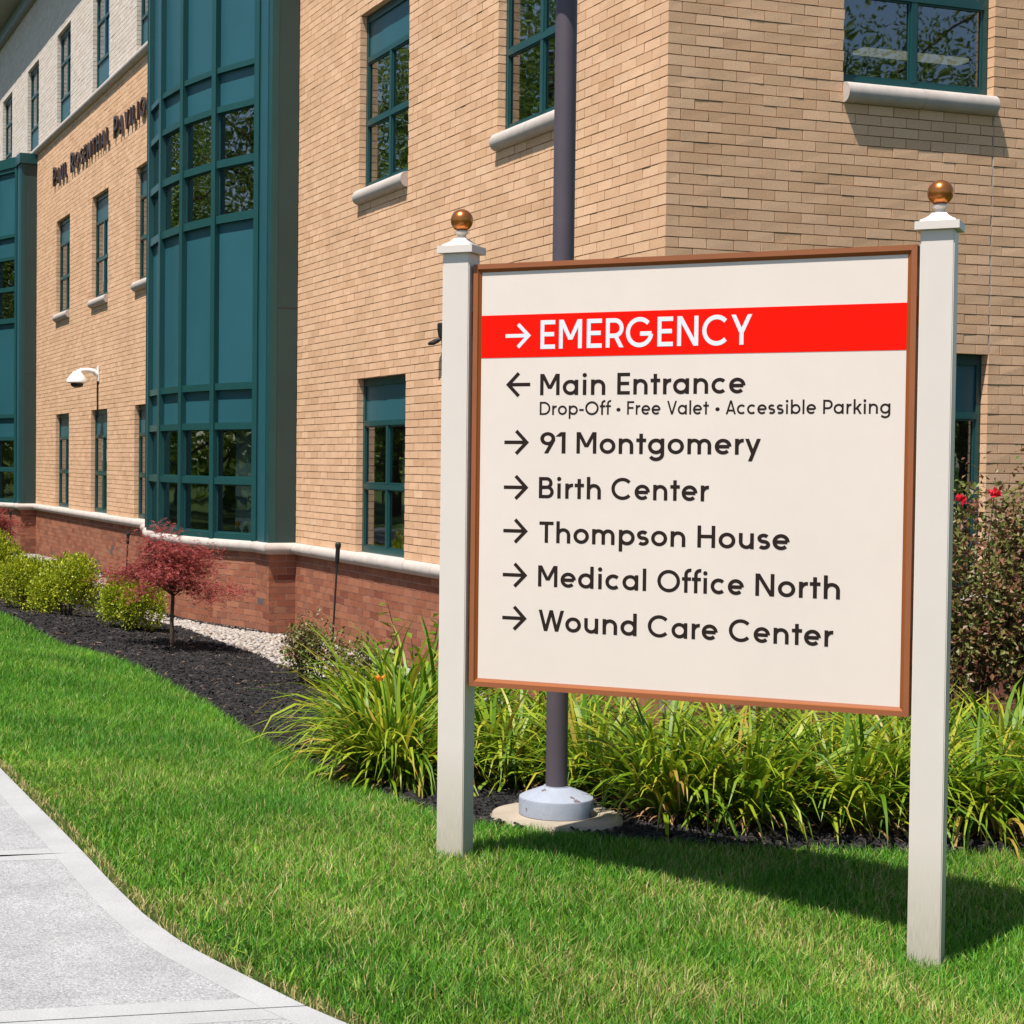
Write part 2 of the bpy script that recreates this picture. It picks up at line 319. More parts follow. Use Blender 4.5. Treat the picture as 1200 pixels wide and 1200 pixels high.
base = MB().box(-8.85, -13.2, WZ-.2, -7.3, 12.4, WZ-.03).build('slab_base', MT['pad'], walk)

# ================================================================ building
BLD = empty('hospital_building', (0, 0, 0), label='three-storey tan brick hospital building with teal window bays and red brick base', cat='building')
BL, CO, JT = .3048, .1016, .010
ZB = 1.313                                  # top of the stone band
def zc(k): return ZB + k*CO
WIN_L = [(6.5*BL, 12.5*BL), (21.5*BL, 27.5*BL), (66.5*BL, 72.5*BL), (81.5*BL, 87.5*BL), (96.5*BL, 102.5*BL)]
WIN_R = [(6.5*BL, 12.5*BL)]
S_BAY0, S_BAY1, S_LB = 11.06, 19.24, 34.2
WZ1, WZ2, WZ3 = (ZB, zc(24)), (zc(50), zc(74)), (zc(98), zc(122))
def P(pl, a, d, z): return (d, a, z) if pl == 'L' else (a, d, z)
def wbox(mb, pl, a0, a1, d0, d1, z0, z1):
    p = P(pl, a0, d0, z0); q = P(pl, a1, d1, z1); return mb.box(*p, *q)
def mortar(name, pl, a0, a1, z0, z1, holes, mat, d0=.012, d1=.28):
    """backing wall with openings"""
    H = [(h[0]-.008, h[1]+.008, h[2]-.008, h[3]+.008) for h in holes]
    As = sorted({a0, a1, *[max(a0, min(a1, v)) for h in H for v in h[:2]]}); Zs = sorted({z0, z1, *[max(z0, min(z1, v)) for h in H for v in h[2:]]})
    mb = MB()
    for i in range(len(As)-1):
        run = None
        for j in range(len(Zs)-1):
            ca, cz = (As[i]+As[i+1])/2, (Zs[j]+Zs[j+1])/2
            hole = any(h[0] < ca < h[1] and h[2] < cz < h[3] for h in H)
            if not hole: run = [run[0], Zs[j+1]] if run else [Zs[j], Zs[j+1]]
            if (hole or j == len(Zs)-2) and run:
                wbox(mb, pl, As[i], As[i+1], d0, d1, *run); run = None
    return mb.build(name, mat, BLD)
hl1 = [(a, b, *WZ1) for a, b in WIN_L[:2]] + [(a, b, *WZ2) for a, b in WIN_L[:2]] + [(a, b, *WZ3) for a, b in WIN_L[:2]]
hl2 = [(a, b, *z) for a, b in WIN_L[2:] for z in (WZ1, WZ2)]
hl3 = [(a, b, *WZ3) for a, b in WIN_L[2:]+[(111.5*BL, 117.5*BL), (126.5*BL, 132.5*BL)]]
hr1 = [(a, b, *z) for a, b in WIN_R for z in (WZ1, WZ2)]
MJ = (12.5*BL+.004, 12.5*BL+.018, zc(24), zc(48))            # movement joint between the right windows
ZCOR, ZTOP = zc(96), zc(150)
U_END = 9.0
wallL = mortar('wall', 'L', .0085, S_BAY0, .0, ZCOR, hl1, MT['mortar'])
wallR = mortar('wall', 'R', .0085, U_END, .0, ZCOR, hr1, MT['mortar'])
wallF = mortar('wall', 'L', S_BAY1, S_LB+12, .0, ZCOR, hl2, MT['mortar'])
wallC = mortar('upper_wall', 'L', .0085, S_LB+14, zc(98), ZTOP, [(a, b, *WZ3) for a, b in WIN_L[:2]]+hl3+[(S_BAY0, S_BAY1, zc(98), zc(140))], MT['cream_mortar'])
wallCR = mortar('upper_wall', 'R', .0085, U_END, zc(98), ZTOP, [], MT['cream_mortar'])
wallBaseL = wallL

def to_px(p):
    v = Vector(p)-CAMP; d = v.dot(fw)
    return (CXPX+FPX*v.dot(rt)/d, 600-FPX*v.dot(up)/d, FPX/d)
def visible_area(c, wa, wz, pl):
    """rough photo area of a brick face; zero where it is out of frame or behind the sign"""
    x, y, s = to_px(c)
    if not (-8 < x < 1208 and -8 < y < 1208): return 0
    if 557 < x < 1064 and 300 < y < 828: return 0
    v = (Vector(c)-CAMP).normalized(); cosn = abs(v.x if pl == 'L' else v.y)
    return wa*wz*s*s*cosn
def courses(pl, a0, a1, k0, k1, holes, corner=True, z_of=zc):
    out = []
    for k in range(k0, k1):
        z0, z1 = z_of(k)+JT/2, z_of(k+1)-JT/2; zm = (z0+z1)/2
        par = (k % 2) if pl == 'L' else 1-(k % 2)
        off = 0 if par else BL/2
        cuts = sorted([(h[0], h[1]) for h in holes if h[2]+.001 < zm < h[3]-.001])
        i0 = int((a0-off)/BL)-1; i1 = int((a1-off)/BL)+1
        for i in range(i0, i1+1):
            b0, b1 = off+i*BL, off+(i+1)*BL-JT
            if corner and b0 < .06: continue                      # corner bricks are made apart
            segs = [(max(b0, a0), min(b1, a1))]
            for h in cuts:
                ns = []
                for s0, s1 in segs:
                    if s1 <= h[0]+1e-6 or s0 >= h[1]-1e-6: ns.append((s0, s1)); continue
                    if s0 < h[0]: ns.append((s0, h[0]))
                    if s1 > h[1]: ns.append((h[1], s1))
                segs = ns
            out += [(s0, s1, z0, z1) for s0, s1 in segs if s1-s0 > .04]
    return out
def brick_boxes(items):
    """items: (x0,y0,z0,x1,y1,z1,tint) -> arrays, with slightly uneven faces"""
    A = np.array(items); n = len(A)
    lo, hi = A[:, :3], A[:, 3:6]
    V = np.empty((n, 8, 3)); sel = [(0, 0, 0), (1, 0, 0), (1, 1, 0), (0, 1, 0), (0, 0, 1), (1, 0, 1), (1, 1, 1), (0, 1, 1)]
    for j, s in enumerate(sel): V[:, j] = np.where(np.array(s)[None], hi, lo)
    V += rng.normal(0, .0010, V.shape)
    F = BOXF[None]+(np.arange(n)*8)[:, None, None]
    return V.reshape(-1, 3), F.reshape(-1, 4), np.repeat(A[:, 6], 8)
def tints(n, grey=0.):
    t = np.clip(rng.beta(3.6, 3.6, n), 0, 1)
    return t
def wall_items(pl, cs, depth=.10):
    r = []
    for (a0, a1, z0, z1) in cs:
        j = rng.normal(0, .0012)
        p = P(pl, a0, j, z0); q = P(pl, a1, depth, z1)
        r.append((min(p[0], q[0]), min(p[1], q[1]), z0, max(p[0], q[0]), max(p[1], q[1]), z1))
    return r
# tan bricks
MB().box(MJ[0]+.002, .003, MJ[2], MJ[1]-.002, .02, MJ[3]).build('movement_joint', MT['stone'], BLD)
cl = courses('L', 0, S_BAY0-.012, 0, 96, hl1); cr = courses('R', 0, U_END, 0, 96, hr1+[MJ])
cf = courses('L', S_BAY1+.01, S_LB+12, 0, 96, hl2, corner=False)
cand = []
for pl, cs, parent in (('L', cl, wallL), ('R', cr, wallR)):
    for c, it in zip(cs, wall_items(pl, cs)):
        ctr = P(pl, (c[0]+c[1])/2, 0, (c[2]+c[3])/2)
        cand.append((visible_area(ctr, c[1]-c[0], c[3]-c[2], pl), it, parent, pl, c))
for k in range(96):                                               # bricks that turn the corner
    z0, z1 = zc(k)+JT/2, zc(k+1)-JT/2; a, b = (.1424, .2948) if k % 2 == 0 else (.2948, .1424)
    # par L = k%2 : full stretcher on L when par
    a, b = (.1424, BL-JT) if k % 2 else (BL-JT, .1424)
    cand.append((visible_area((0, .1, z0), b, CO, 'L')+visible_area((.1, 0, z0), a, CO, 'R'), (0, 0, z0, a, b, z1), wallR, 'C', None))
cand.sort(key=lambda t: -t[0])
def brick_variant(name, sx, sy, sz, mat, t):
    V, F, T = brick_boxes([(0, 0, 0, sx, sy, sz, t)]); return np_mesh(name, V, F, mat, T)
def place_bricks(name, chosen, mat, cache):
    for it, parent in chosen:
        sx, sy, sz = round(it[3]-it[0], 3), round(it[4]-it[1], 3), round(it[5]-it[2], 3)
        kx, ky = (round(sx, 2), round(sy, 2)); lst = cache.setdefault((kx, ky), [])
        if len(lst) < 14: lst.append(brick_variant(name, sx, sy, sz, mat, float(np.clip(rng.beta(3.6, 3.6), 0, 1)))); me = lst[-1]
        else: me = random.choice(lst)
        o = link(name, me, parent); o.location = it[:3]
place_bricks('brick', [(c[1], c[2]) for c in cand[:300]], MT['brick'], {})
rest = [c[1] for c in cand[300:]] + wall_items('L', cf)
V, F, T = brick_boxes([(*it, t) for it, t in zip(rest, tints(len(rest)))])
tag(link('brickwork', np_mesh('brickwork', V, F, MT['brick'], T), BLD), kind='stuff')
# cream upper storey
cc = courses('L', 0, S_LB+14, 98, 150, [(a, b, *WZ3) for a, b in WIN_L[:2]]+hl3+[(S_BAY0, S_BAY1, zc(98), zc(140))], corner=False)
ci = wall_items('L', [c for c in cc if c[0] > 18])
V, F, T = brick_boxes([(*it, t) for it, t in zip(ci, tints(len(ci)))])
tag(link('upper_brickwork', np_mesh('upper_brickwork', V, F, MT['cream'], T), BLD), kind='stuff')

# bays (plan points, outward is -x)
def bay_points(s0, n=6, half=3.36, sag=.72, x0=-.43, pil=.70):
    mid = s0+pil+half; Rr = (half*half+sag*sag)/(2*sag); a = math.asin(half/Rr)
    return [(x0-(Rr*math.cos(t)-(Rr-sag)), mid+Rr*math.sin(t)) for t in np.linspace(-a, a, n+1)], s0+2*pil+2*half
BAYP, BAYEND = bay_points(S_BAY0)
LBP, LBEND = bay_points(S_LB)
def offset_path(path, d):
    """plan path offset outward (towards -x side) by d, mitred"""
    P_ = np.array(path, float); out = []
    for i in range(len(P_)):
        t0 = P_[i]-P_[i-1] if i else P_[1]-P_[0]; t1 = P_[i+1]-P_[i] if i < len(P_)-1 else t0
        n0 = np.array([-t0[1], t0[0]])/np.linalg.norm(t0); n1 = np.array([-t1[1], t1[0]])/np.linalg.norm(t1)
        m = n0+n1; m /= np.linalg.norm(m); out.append(tuple(P_[i]+m*d/max(.3, m@n0)))
    return out
# red brick base -----------------------------------------------------------
ZR0, ZR1 = -.10, ZB-.183
def zr(k): return ZR1 - 12*CO + k*CO
def foot_path(pts, s0, s1): return [(0., s0), (-.43, s0), *[(p[0], p[1]) for p in pts], (-.43, s1), (0., s1)]
BASE_RUNS = [[(0., .0), (0., S_BAY0)], foot_path(BAYP, S_BAY0, BAYEND), [(0., BAYEND), (0., S_LB)], foot_path(LBP, S_LB, LBEND)]
red = []
def red_run(path, back=True):
    """bricks along a plan path (walking towards +y, outside on the left)"""
    for i in range(len(path)-1):
        a = np.array(path[i]); b = np.array(path[i+1]); L_ = np.linalg.norm(b-a); t = (b-a)/L_; n = np.array([-t[1], t[0]])
        for k in range(12):
            off = (k % 2)*BL/2; x = -off
            while x < L_-.02:
                x0, x1 = max(x, 0.0), min(x+BL-JT, L_)
                if x1-x0 > .03: red.append((a+t*x0, t, n, x1-x0, zr(k)+JT/2, CO-JT))
                x += BL
for r_ in BASE_RUNS: red_run(r_)
# right wall base: bricks facing -y
for k in range(12):
    x = -(1-(k % 2))*BL/2
    while x < U_END:
        x0, x1 = max(x, 0.), min(x+BL-JT, U_END)
        if x1-x0 > .03: red.append((np.array([x1, 0.]), np.array([-1., 0.]), np.array([0., -1.]), x1-x0, zr(k)+JT/2, CO-JT))
        x += BL
def red_tint(n): 
    t = rng.beta(2.8, 2.8, n)*.78; t[rng.random(n) < .02] = 1.0; return t
def red_area(r_):
    c = r_[0]+r_[1]*r_[3]/2; x, y, s = to_px((c[0], c[1], r_[4]+.05))
    if not (0 < x < 515 and 0 < y < 800): return 0
    v = (Vector((c[0], c[1], 1))-CAMP); nn = Vector((r_[2][0], r_[2][1], 0)); cs = -v.normalized().dot(nn)
    return max(0, cs)*s*s*r_[3]*r_[5]
order = sorted(range(len(red)), key=lambda i: -red_area(red[i]))
rc = {}
basewall = None
mbw = MB()
def base_back(path, d=.005, thick=.2):
    o = offset_path(path, -d)
    i_ = offset_path(path, -d-thick)
    mbw.sweep([[(p[0], p[1], ZR0-.3), (p[0], p[1], ZR1), (q[0], q[1], ZR1), (q[0], q[1], ZR0-.3)] for p, q in zip(o, i_)])
for r_ in BASE_RUNS: base_back(r_)
wbox(mbw, 'R', .02, U_END, .006, .2, ZR0-.3, ZR1)
basewall = mbw.build('base_wall', MT['red_mortar'], BLD)
for i in order[:300]:
    p, t, n, L_, z, h = red[i]; key = round(L_, 2); lst = rc.setdefault(key, [])
    if len(lst) < 16: lst.append(brick_variant('base_brick', L_, .09, h, MT['red'], float(red_tint(1)[0]))); me = lst[-1]
    else: me = random.choice(lst)
    o = link('base_brick', me, basewall); o.location = (p[0]+rng.normal(0, .001), p[1], z)
    o.rotation_euler = (0, 0, math.atan2(t[1], t[0])); o.location = (p[0]+n[0]*0, p[1]+n[1]*0, z)
    # local +y must point inward (-n)
    q = Vector((-t[1], t[0], 0)); 
    if q.dot(Vector((n[0], n[1], 0))) > 0: o.location = (p[0]-n[0]*.09, p[1]-n[1]*.09, z)
VV, FF, TT = [], [], []
tt = red_tint(len(red))
for jn, i in enumerate(order[300:]):
    p, t, n, L_, z, h = red[i]; q = p-n*.09
    c = [p, p+t*L_, q+t*L_, q]; VV += [(a[0], a[1], z) for a in c]+[(a[0], a[1], z+h) for a in c]; FF += (BOXF+8*jn).tolist(); TT += [tt[i]]*8
mo = np_mesh('base_brickwork', np.array(VV)+rng.normal(0, .0008, (len(VV), 3)), FF, MT['red'], TT)
tag(link('base_brickwork', mo, BLD), kind='stuff')
MB().box(-.02, .0, -.4, .3, S_BAY0, zr(0)-.004).box(.0, -.02, -.4, U_END, .3, zr(0)-.006).build('foundation', MT['darkjoint'], BLD)
# stone band: one bullnose stone after another
def bull(r=.092, h=.092, n=9, back=.12):
    pr = [(back, -h)]+[(-.012-r*math.cos(a)*1.05, h*math.sin(a)) for a in np.linspace(-math.pi/2, math.pi/2, n)]+[(back, h)]
    return pr        # (depth, z) with outside negative
def stones_along(path, zmid, name, step=.92, r=.092, h=.092, mat=None, parent=None, gap=.005):
    """bullnose stones along a plan path, outside on the left; mitred at the corners"""
    pr = bull(r, h); parent = parent or BLD
    P_ = [np.array(p, float) for p in path]
    offs = {d: offset_path(path, -d) for d in {q[0] for q in pr}}
    for i in range(len(P_)-1):
        L_ = np.linalg.norm(P_[i+1]-P_[i]); n = max(1, round(L_/step))
        for k in range(n):
            f0, f1 = k/n, (k+1)/n
            g0 = gap/2/L_; rings = []
            for f in (f0+g0, f1-g0):
                ring = []
                for d, z in pr:
                    a = np.array(offs[d][i]); b = np.array(offs[d][i+1]); q = a+(b-a)*f; ring.append((q[0], q[1], zmid+z))
                rings.append(ring)
            MB().sweep(rings).build(name, mat or MT['stone'], parent, smooth=True)
fullband = [(U_END, 0.), (0., 0.), (0., S_BAY0), (-.43, S_BAY0), *BAYP, (-.43, BAYEND), (0., BAYEND), (0., S_LB), (-.43, S_LB), *LBP[:4]]
stones_along(fullband, ZB-.0915, 'band_stone')
# third-floor cornice
corn = [(0., .0), (0., S_BAY0-.02)]; 
stones_along([(0., BAYEND+.02), (0., S_LB+13)], zc(97), 'cornice_stone', 1.22, .10, .10)
stones_along([(0., .0), (0., S_BAY0-.02)], zc(97), 'cornice_stone', 1.22, .10, .10)
# eaves
ez = zc(139)
ee = S_LB+14
MB().box(-.12, -.12, ez, .2, ee, ez+.06).box(-.78, -.78, ez+.42, .2, ee, ez+.50).build('soffit', MT['soffit'], BLD)
MB().box(-.14, -.14, ez+.062, -.1, ee, ez+.418).build('frieze_board', MT['fascia'], BLD)
MB().box(-.82, -.82, ez+.40, -.79, ee, ez+.75).build('fascia', MT['fascia'], BLD)
MB().box(-.80, -.80, ez+.76, 12, ee, ez+.9).build('roof', MT['darkjoint'], BLD)

# windows --------------------------------------------------------------------
def window(pl, a0, a1, z0, z1, tall_low=False, sill=True, upper=False, blind=0, name='window'):
    D0, D1 = .105, .165; f = .055
    mb = MB()
    wbox(mb, pl, a0-.004, a0+f, D0, D1, z0, z1); wbox(mb, pl, a1-f, a1+.004, D0, D1, z0, z1)
    wbox(mb, pl, a0+f, a1-f, D0, D1, z1-f-.05, z1+.005); wbox(mb, pl, a0+f, a1-f, D0, D1, z0, z0+f+.03)
    W_ = mb.build(name, MT['tealframe'], BLD)
    zl, zh = z0+f+.03, z1-f-.05; am = (a0+a1)/2
    if upper: zt = zl+.62; zrail = zl+1.55; pan = (zl, zt); low = (zt+.07, zrail); top = (zrail+.06, zh)
    else: zt = z1-.66; zrail = z0+.90; pan = (zt+.07, zh); low = (zl, zrail); top = (zrail+.07, zt)
    mb = MB()
    bars = [zrail+.03, zt+.035] if upper is False else [zt+.035, zrail+.03]
    for zb in bars: wbox(mb, pl, a0+f, a1-f, D0-.008, D1-.01, zb-.035, zb+.035)
    m = mb.build('transom', MT['tealframe'], W_)
    for (zz0, zz1) in (low, top):
        mb = MB(); wbox(mb, pl, am-.035, am+.035, D0-.004, D1-.012, zz0, zz1); mb.build('mullion', MT['tealframe'], W_)
        for (b0, b1) in ((a0+f, am-.035), (am+.035, a1-f)):
            mb = MB(); wbox(mb, pl, b0, b1, .137, .143, zz0, zz1); mb.build('pane', MT['glass'], W_)
            mb = MB(); e = .022                                      # inner sash line
            wbox(mb, pl, b0, b0+e, .118, .134, zz0, zz1); wbox(mb, pl, b1-e, b1, .118, .134, zz0, zz1); wbox(mb, pl, b0+e, b1-e, .118, .134, zz0, zz0+e); wbox(mb, pl, b0+e, b1-e, .118, .134, zz1-e, zz1)
            mb.build('sash', MT['tealframe'], W_)
    mb = MB(); wbox(mb, pl, a0+f, a1-f, .132, .150, *pan); mb.build('panel', MT['teal'], W_, tint=.5)
    if sill:
        mb = MB(); wbox(mb, pl, a0-.003, a1+.003, .004, .20, z0-.03, z0-.002); 
        sl = mb.build('sill_bed', MT['mortar'], W_)
        pth = [(0., a0), (0., a1)] if pl == 'L' else [(a1, 0.), (a0, 0.)]
        stones_along(pth, z0-CO, 'sill', (a1-a0)/2, .088, CO, parent=W_)
    if blind:
        mb = MB(); wbox(mb, pl, a0+.08, a0+.08+blind*(a1-a0-.16), .30, .31, z0+.05, z1-.7); mb.build('blind', MT['blind'], W_)
    return W_
for i, (a, b) in enumerate(WIN_L):
    window('L', a, b, *WZ1, sill=False, blind=(.4, .45, 0, 0, 0)[i]); window('L', a, b, *WZ2)
for (a, b) in WIN_L[2:]+[(111.5*BL, 117.5*BL), (126.5*BL, 132.5*BL)]: window('L', a, b, *WZ3, sill=False, upper=True)
for (a, b) in WIN_R: window('R', a, b, *WZ1, sill=False); window('R', a, b, *WZ2)
# interior: floors and partitions that keep the rooms dark
mb = MB()
for z in (.35, 5.2, 10.1, 14.9): mb.box(.30, .30, z, U_END-.1, S_LB+13, z+.3)
mb.box(5.2, .30, .66, 5.4, S_LB+13, 5.19).box(5.2, .30, 5.51, 5.4, S_LB+13, 10.09).box(5.2, .30, 10.41, 5.4, S_LB+13, 14.89)
for y in (4.6, 9.6, 19.6, 23.4, 28, 33): 
    for z in (.66, 5.51, 10.41): mb.box(.31, y, z, 5.19, y+.12, z+4.5)
mb.build('interior', MT['inner'], BLD)
MB().box(U_END, .29, -.2, U_END+.2, S_LB+14, ZTOP).box(0.3, S_LB+13.8, -.2, U_END-.01, S_LB+14, ZTOP).build('back_wall', MT['mortar'], BLD)
# room furniture seen through the right upper window
lampm = material('lit_ceiling_fixture', [(.8, .75, .65)], .5); lb = lampm.node_tree.nodes['Principled BSDF']; lb.inputs['Emission Color'].default_value = (1, .80, .58, 1); lb.inputs['Emission Strength'].default_value = .38
MB().box(3.05, 1.12, 7.035, 4.42, 1.32, 7.075).box(3.7, 1.17, 7.075, 3.74, 1.21, 10.09).build('ceiling_light', lampm, BLD)
MB().box(3.22, .55, 6.52, 3.48, .58, 6.72).box(3.33, .56, 6.40, 3.37, .60, 6.519).box(3.25, .5, 6.385, 3.45, .65, 6.399).build('computer_monitor', MT['black'], BLD)
MB().box(2.1, .35, 6.30, 3.7, 1.0, 6.38).build('desk', MT['blind'], BLD)

# bays -----------------------------------------------------------------------
def bay(name, pts, s0, s1, rows, ztop, facets, cap=None):
    """rows: (z0, z1, kind) openings between rails"""
    x0 = -.43
    B_ = MB().box(x0+.001, s0, ZB-.01, .0, s0+.02, ztop).build(name, MT['tealdark'], BLD)
    MB().box(x0+.001, s1-.02, ZB-.01, 0., s1, ztop).build('side_panel', MT['tealdark'], B_)
    MB().box(x0+.03, s0-.003, E0+2.36, -.002, s0+.004, E0+2.375).build('panel_seam', MT['darkjoint'], B_)
    for (a, b) in ((s0-.004, pts[0][1]-.07), (pts[-1][1]+.07, s1+.004)):
        MB().box(x0-.012, a, ZB-.008, x0+.10, b, ztop).build('pilaster', MT['tealframe'], B_)
        MB().box(x0-.024, a+.18, ZB-.006, x0-.013, b-.10, ztop).build('pilaster_panel', MT['teal'], B_, tint=0.)
    for i in range(facets+1):
        a = np.array(pts[max(0, i-1)]); b = np.array(pts[min(len(pts)-1, i+1)]); t = (b-a)/np.linalg.norm(b-a); n = np.array([-t[1], t[0]])
        MB().obox(np.array(pts[i])-n*.03, t, n, .062, .085, ZB-.006, ztop).build('mullion', MT['tealframe'], B_)
    for i in range(facets):
        a = np.array(pts[i]); b = np.array(pts[i+1]); L_ = np.linalg.norm(b-a); t = (b-a)/L_; n = np.array([-t[1], t[0]]); c = (a+b)/2
        hl = L_/2-.062
        zs = [ZB-.004]+[v for r in rows for v in r[:2]]+[ztop]
        for k in range(0, len(zs), 2):
            if zs[k+1]-zs[k] > .01: MB().obox(c-n*.02, t, n, hl, .055, zs[k], zs[k+1]).build('rail', MT['tealframe'], B_)
        for (z0, z1, kind) in rows:
            if kind == 'g':
                MB().obox(c-n*.045, t, n, hl, .003, z0, z1).build('pane', MT['glass'], B_)
                mb = MB(); e = .02
                for sg in (-1, 1): mb.obox(c-n*.030+t*sg*(hl-e/2), t, n, e/2, .010, z0, z1)
                mb.obox(c-n*.030, t, n, hl-e, .010, z0, z0+e); mb.obox(c-n*.030, t, n, hl-e, .010, z1-e, z1)
                mb.build('sash', MT['tealframe'], B_)
            else: MB().obox(c-n*.045, t, n, hl, .008, z0, z1).build('panel', MT['teal'], B_, tint=float(rng.random()))
    if cap:
        path = foot_path(pts, s0, s1); o = offset_path(path, .07)
        mb = MB(); ring = [p for p in o]
        mb.sweep([[(p[0], p[1], ztop) for p in ring], [(p[0], p[1], ztop+cap) for p in ring]]); mb.build('bay_roof', MT['tealframe'], B_)
    return B_
E0 = EYE
bayrows = [(E0-1.19, E0-.40, 'g'), (E0-.29, E0+.49, 'g'), (E0+.60, E0+1.13, 'p'), (E0+1.24, E0+3.83, 'p'), (E0+3.96, E0+4.73, 'g'), (E0+4.85, E0+5.62, 'g'), (E0+5.72, E0+6.26, 'p'), (E0+6.35, E0+8.95, 'p'), (E0+9.1, E0+9.85, 'g'), (E0+9.97, E0+10.75, 'g')]
B1 = bay('bay_window', BAYP, S_BAY0, BAYEND, bayrows, E0+10.95, 6, cap=.3)
lbrows = [(E0-1.19, E0-.40, 'g'), (E0-.29, E0+.49, 'g'), (E0+.60, E0+1.13, 'p'), (E0+1.24, E0+3.83, 'p'), (E0+3.96, E0+4.73, 'g'), (E0+4.85, E0+5.62, 'g'), (E0+5.72, E0+6.26, 'p'), (E0+6.35, E0+8.1, 'p')]
B2 = bay('bay_window', LBP, S_LB, LBEND, lbrows, E0+8.22, 6, cap=.28)
tag(B1, 'tall curved teal bay window with three glazed bands'); tag(B2, 'teal bay window at the left edge ending below the pale upper storey')
MB().box(-.02, S_BAY0+.3, E0+10.9, .3, BAYEND-.3, ZTOP).build('bay_head', MT['cream_mortar'], BLD)
# a white screen and two little figures stand behind the lowest right bay pane
a = np.array(BAYP[0]); b = np.array(BAYP[1]); t_ = (b-a)/np.linalg.norm(b-a); n_ = np.array([-t_[1], t_[0]])
c_ = a+t_*.50-n_*.22
MB().obox(c_, t_, n_, .34, .006, ZB+.02, E0+.5).build('white_screen', MT['blind'], B1)
figm = [(MT['orange'], 'small yellow-headed figurine behind the lowest bay window pane'), (MT['whiteplastic'], 'small white-headed figurine behind the lowest bay window pane')]
for (mm, lab), dd in zip(figm, (.62, .40)):
    q = a+t_*dd-n_*.10
    f_ = empty('figurine', (q[0], q[1], E0-1.19), label=lab, cat='figurine', group='figurines in the bay window')
    MB().lathe([(.05, 0), (.055, .02), (.045, .06), (.030, .10), (.02, .112)], 12).build('body', MT['tealframe'], f_, smooth=True)
    MB().lathe([(.02, .111), (.042, .13), (.048, .155), (.038, .185), (.01, .20)], 12).build('head', mm, f_, smooth=True)

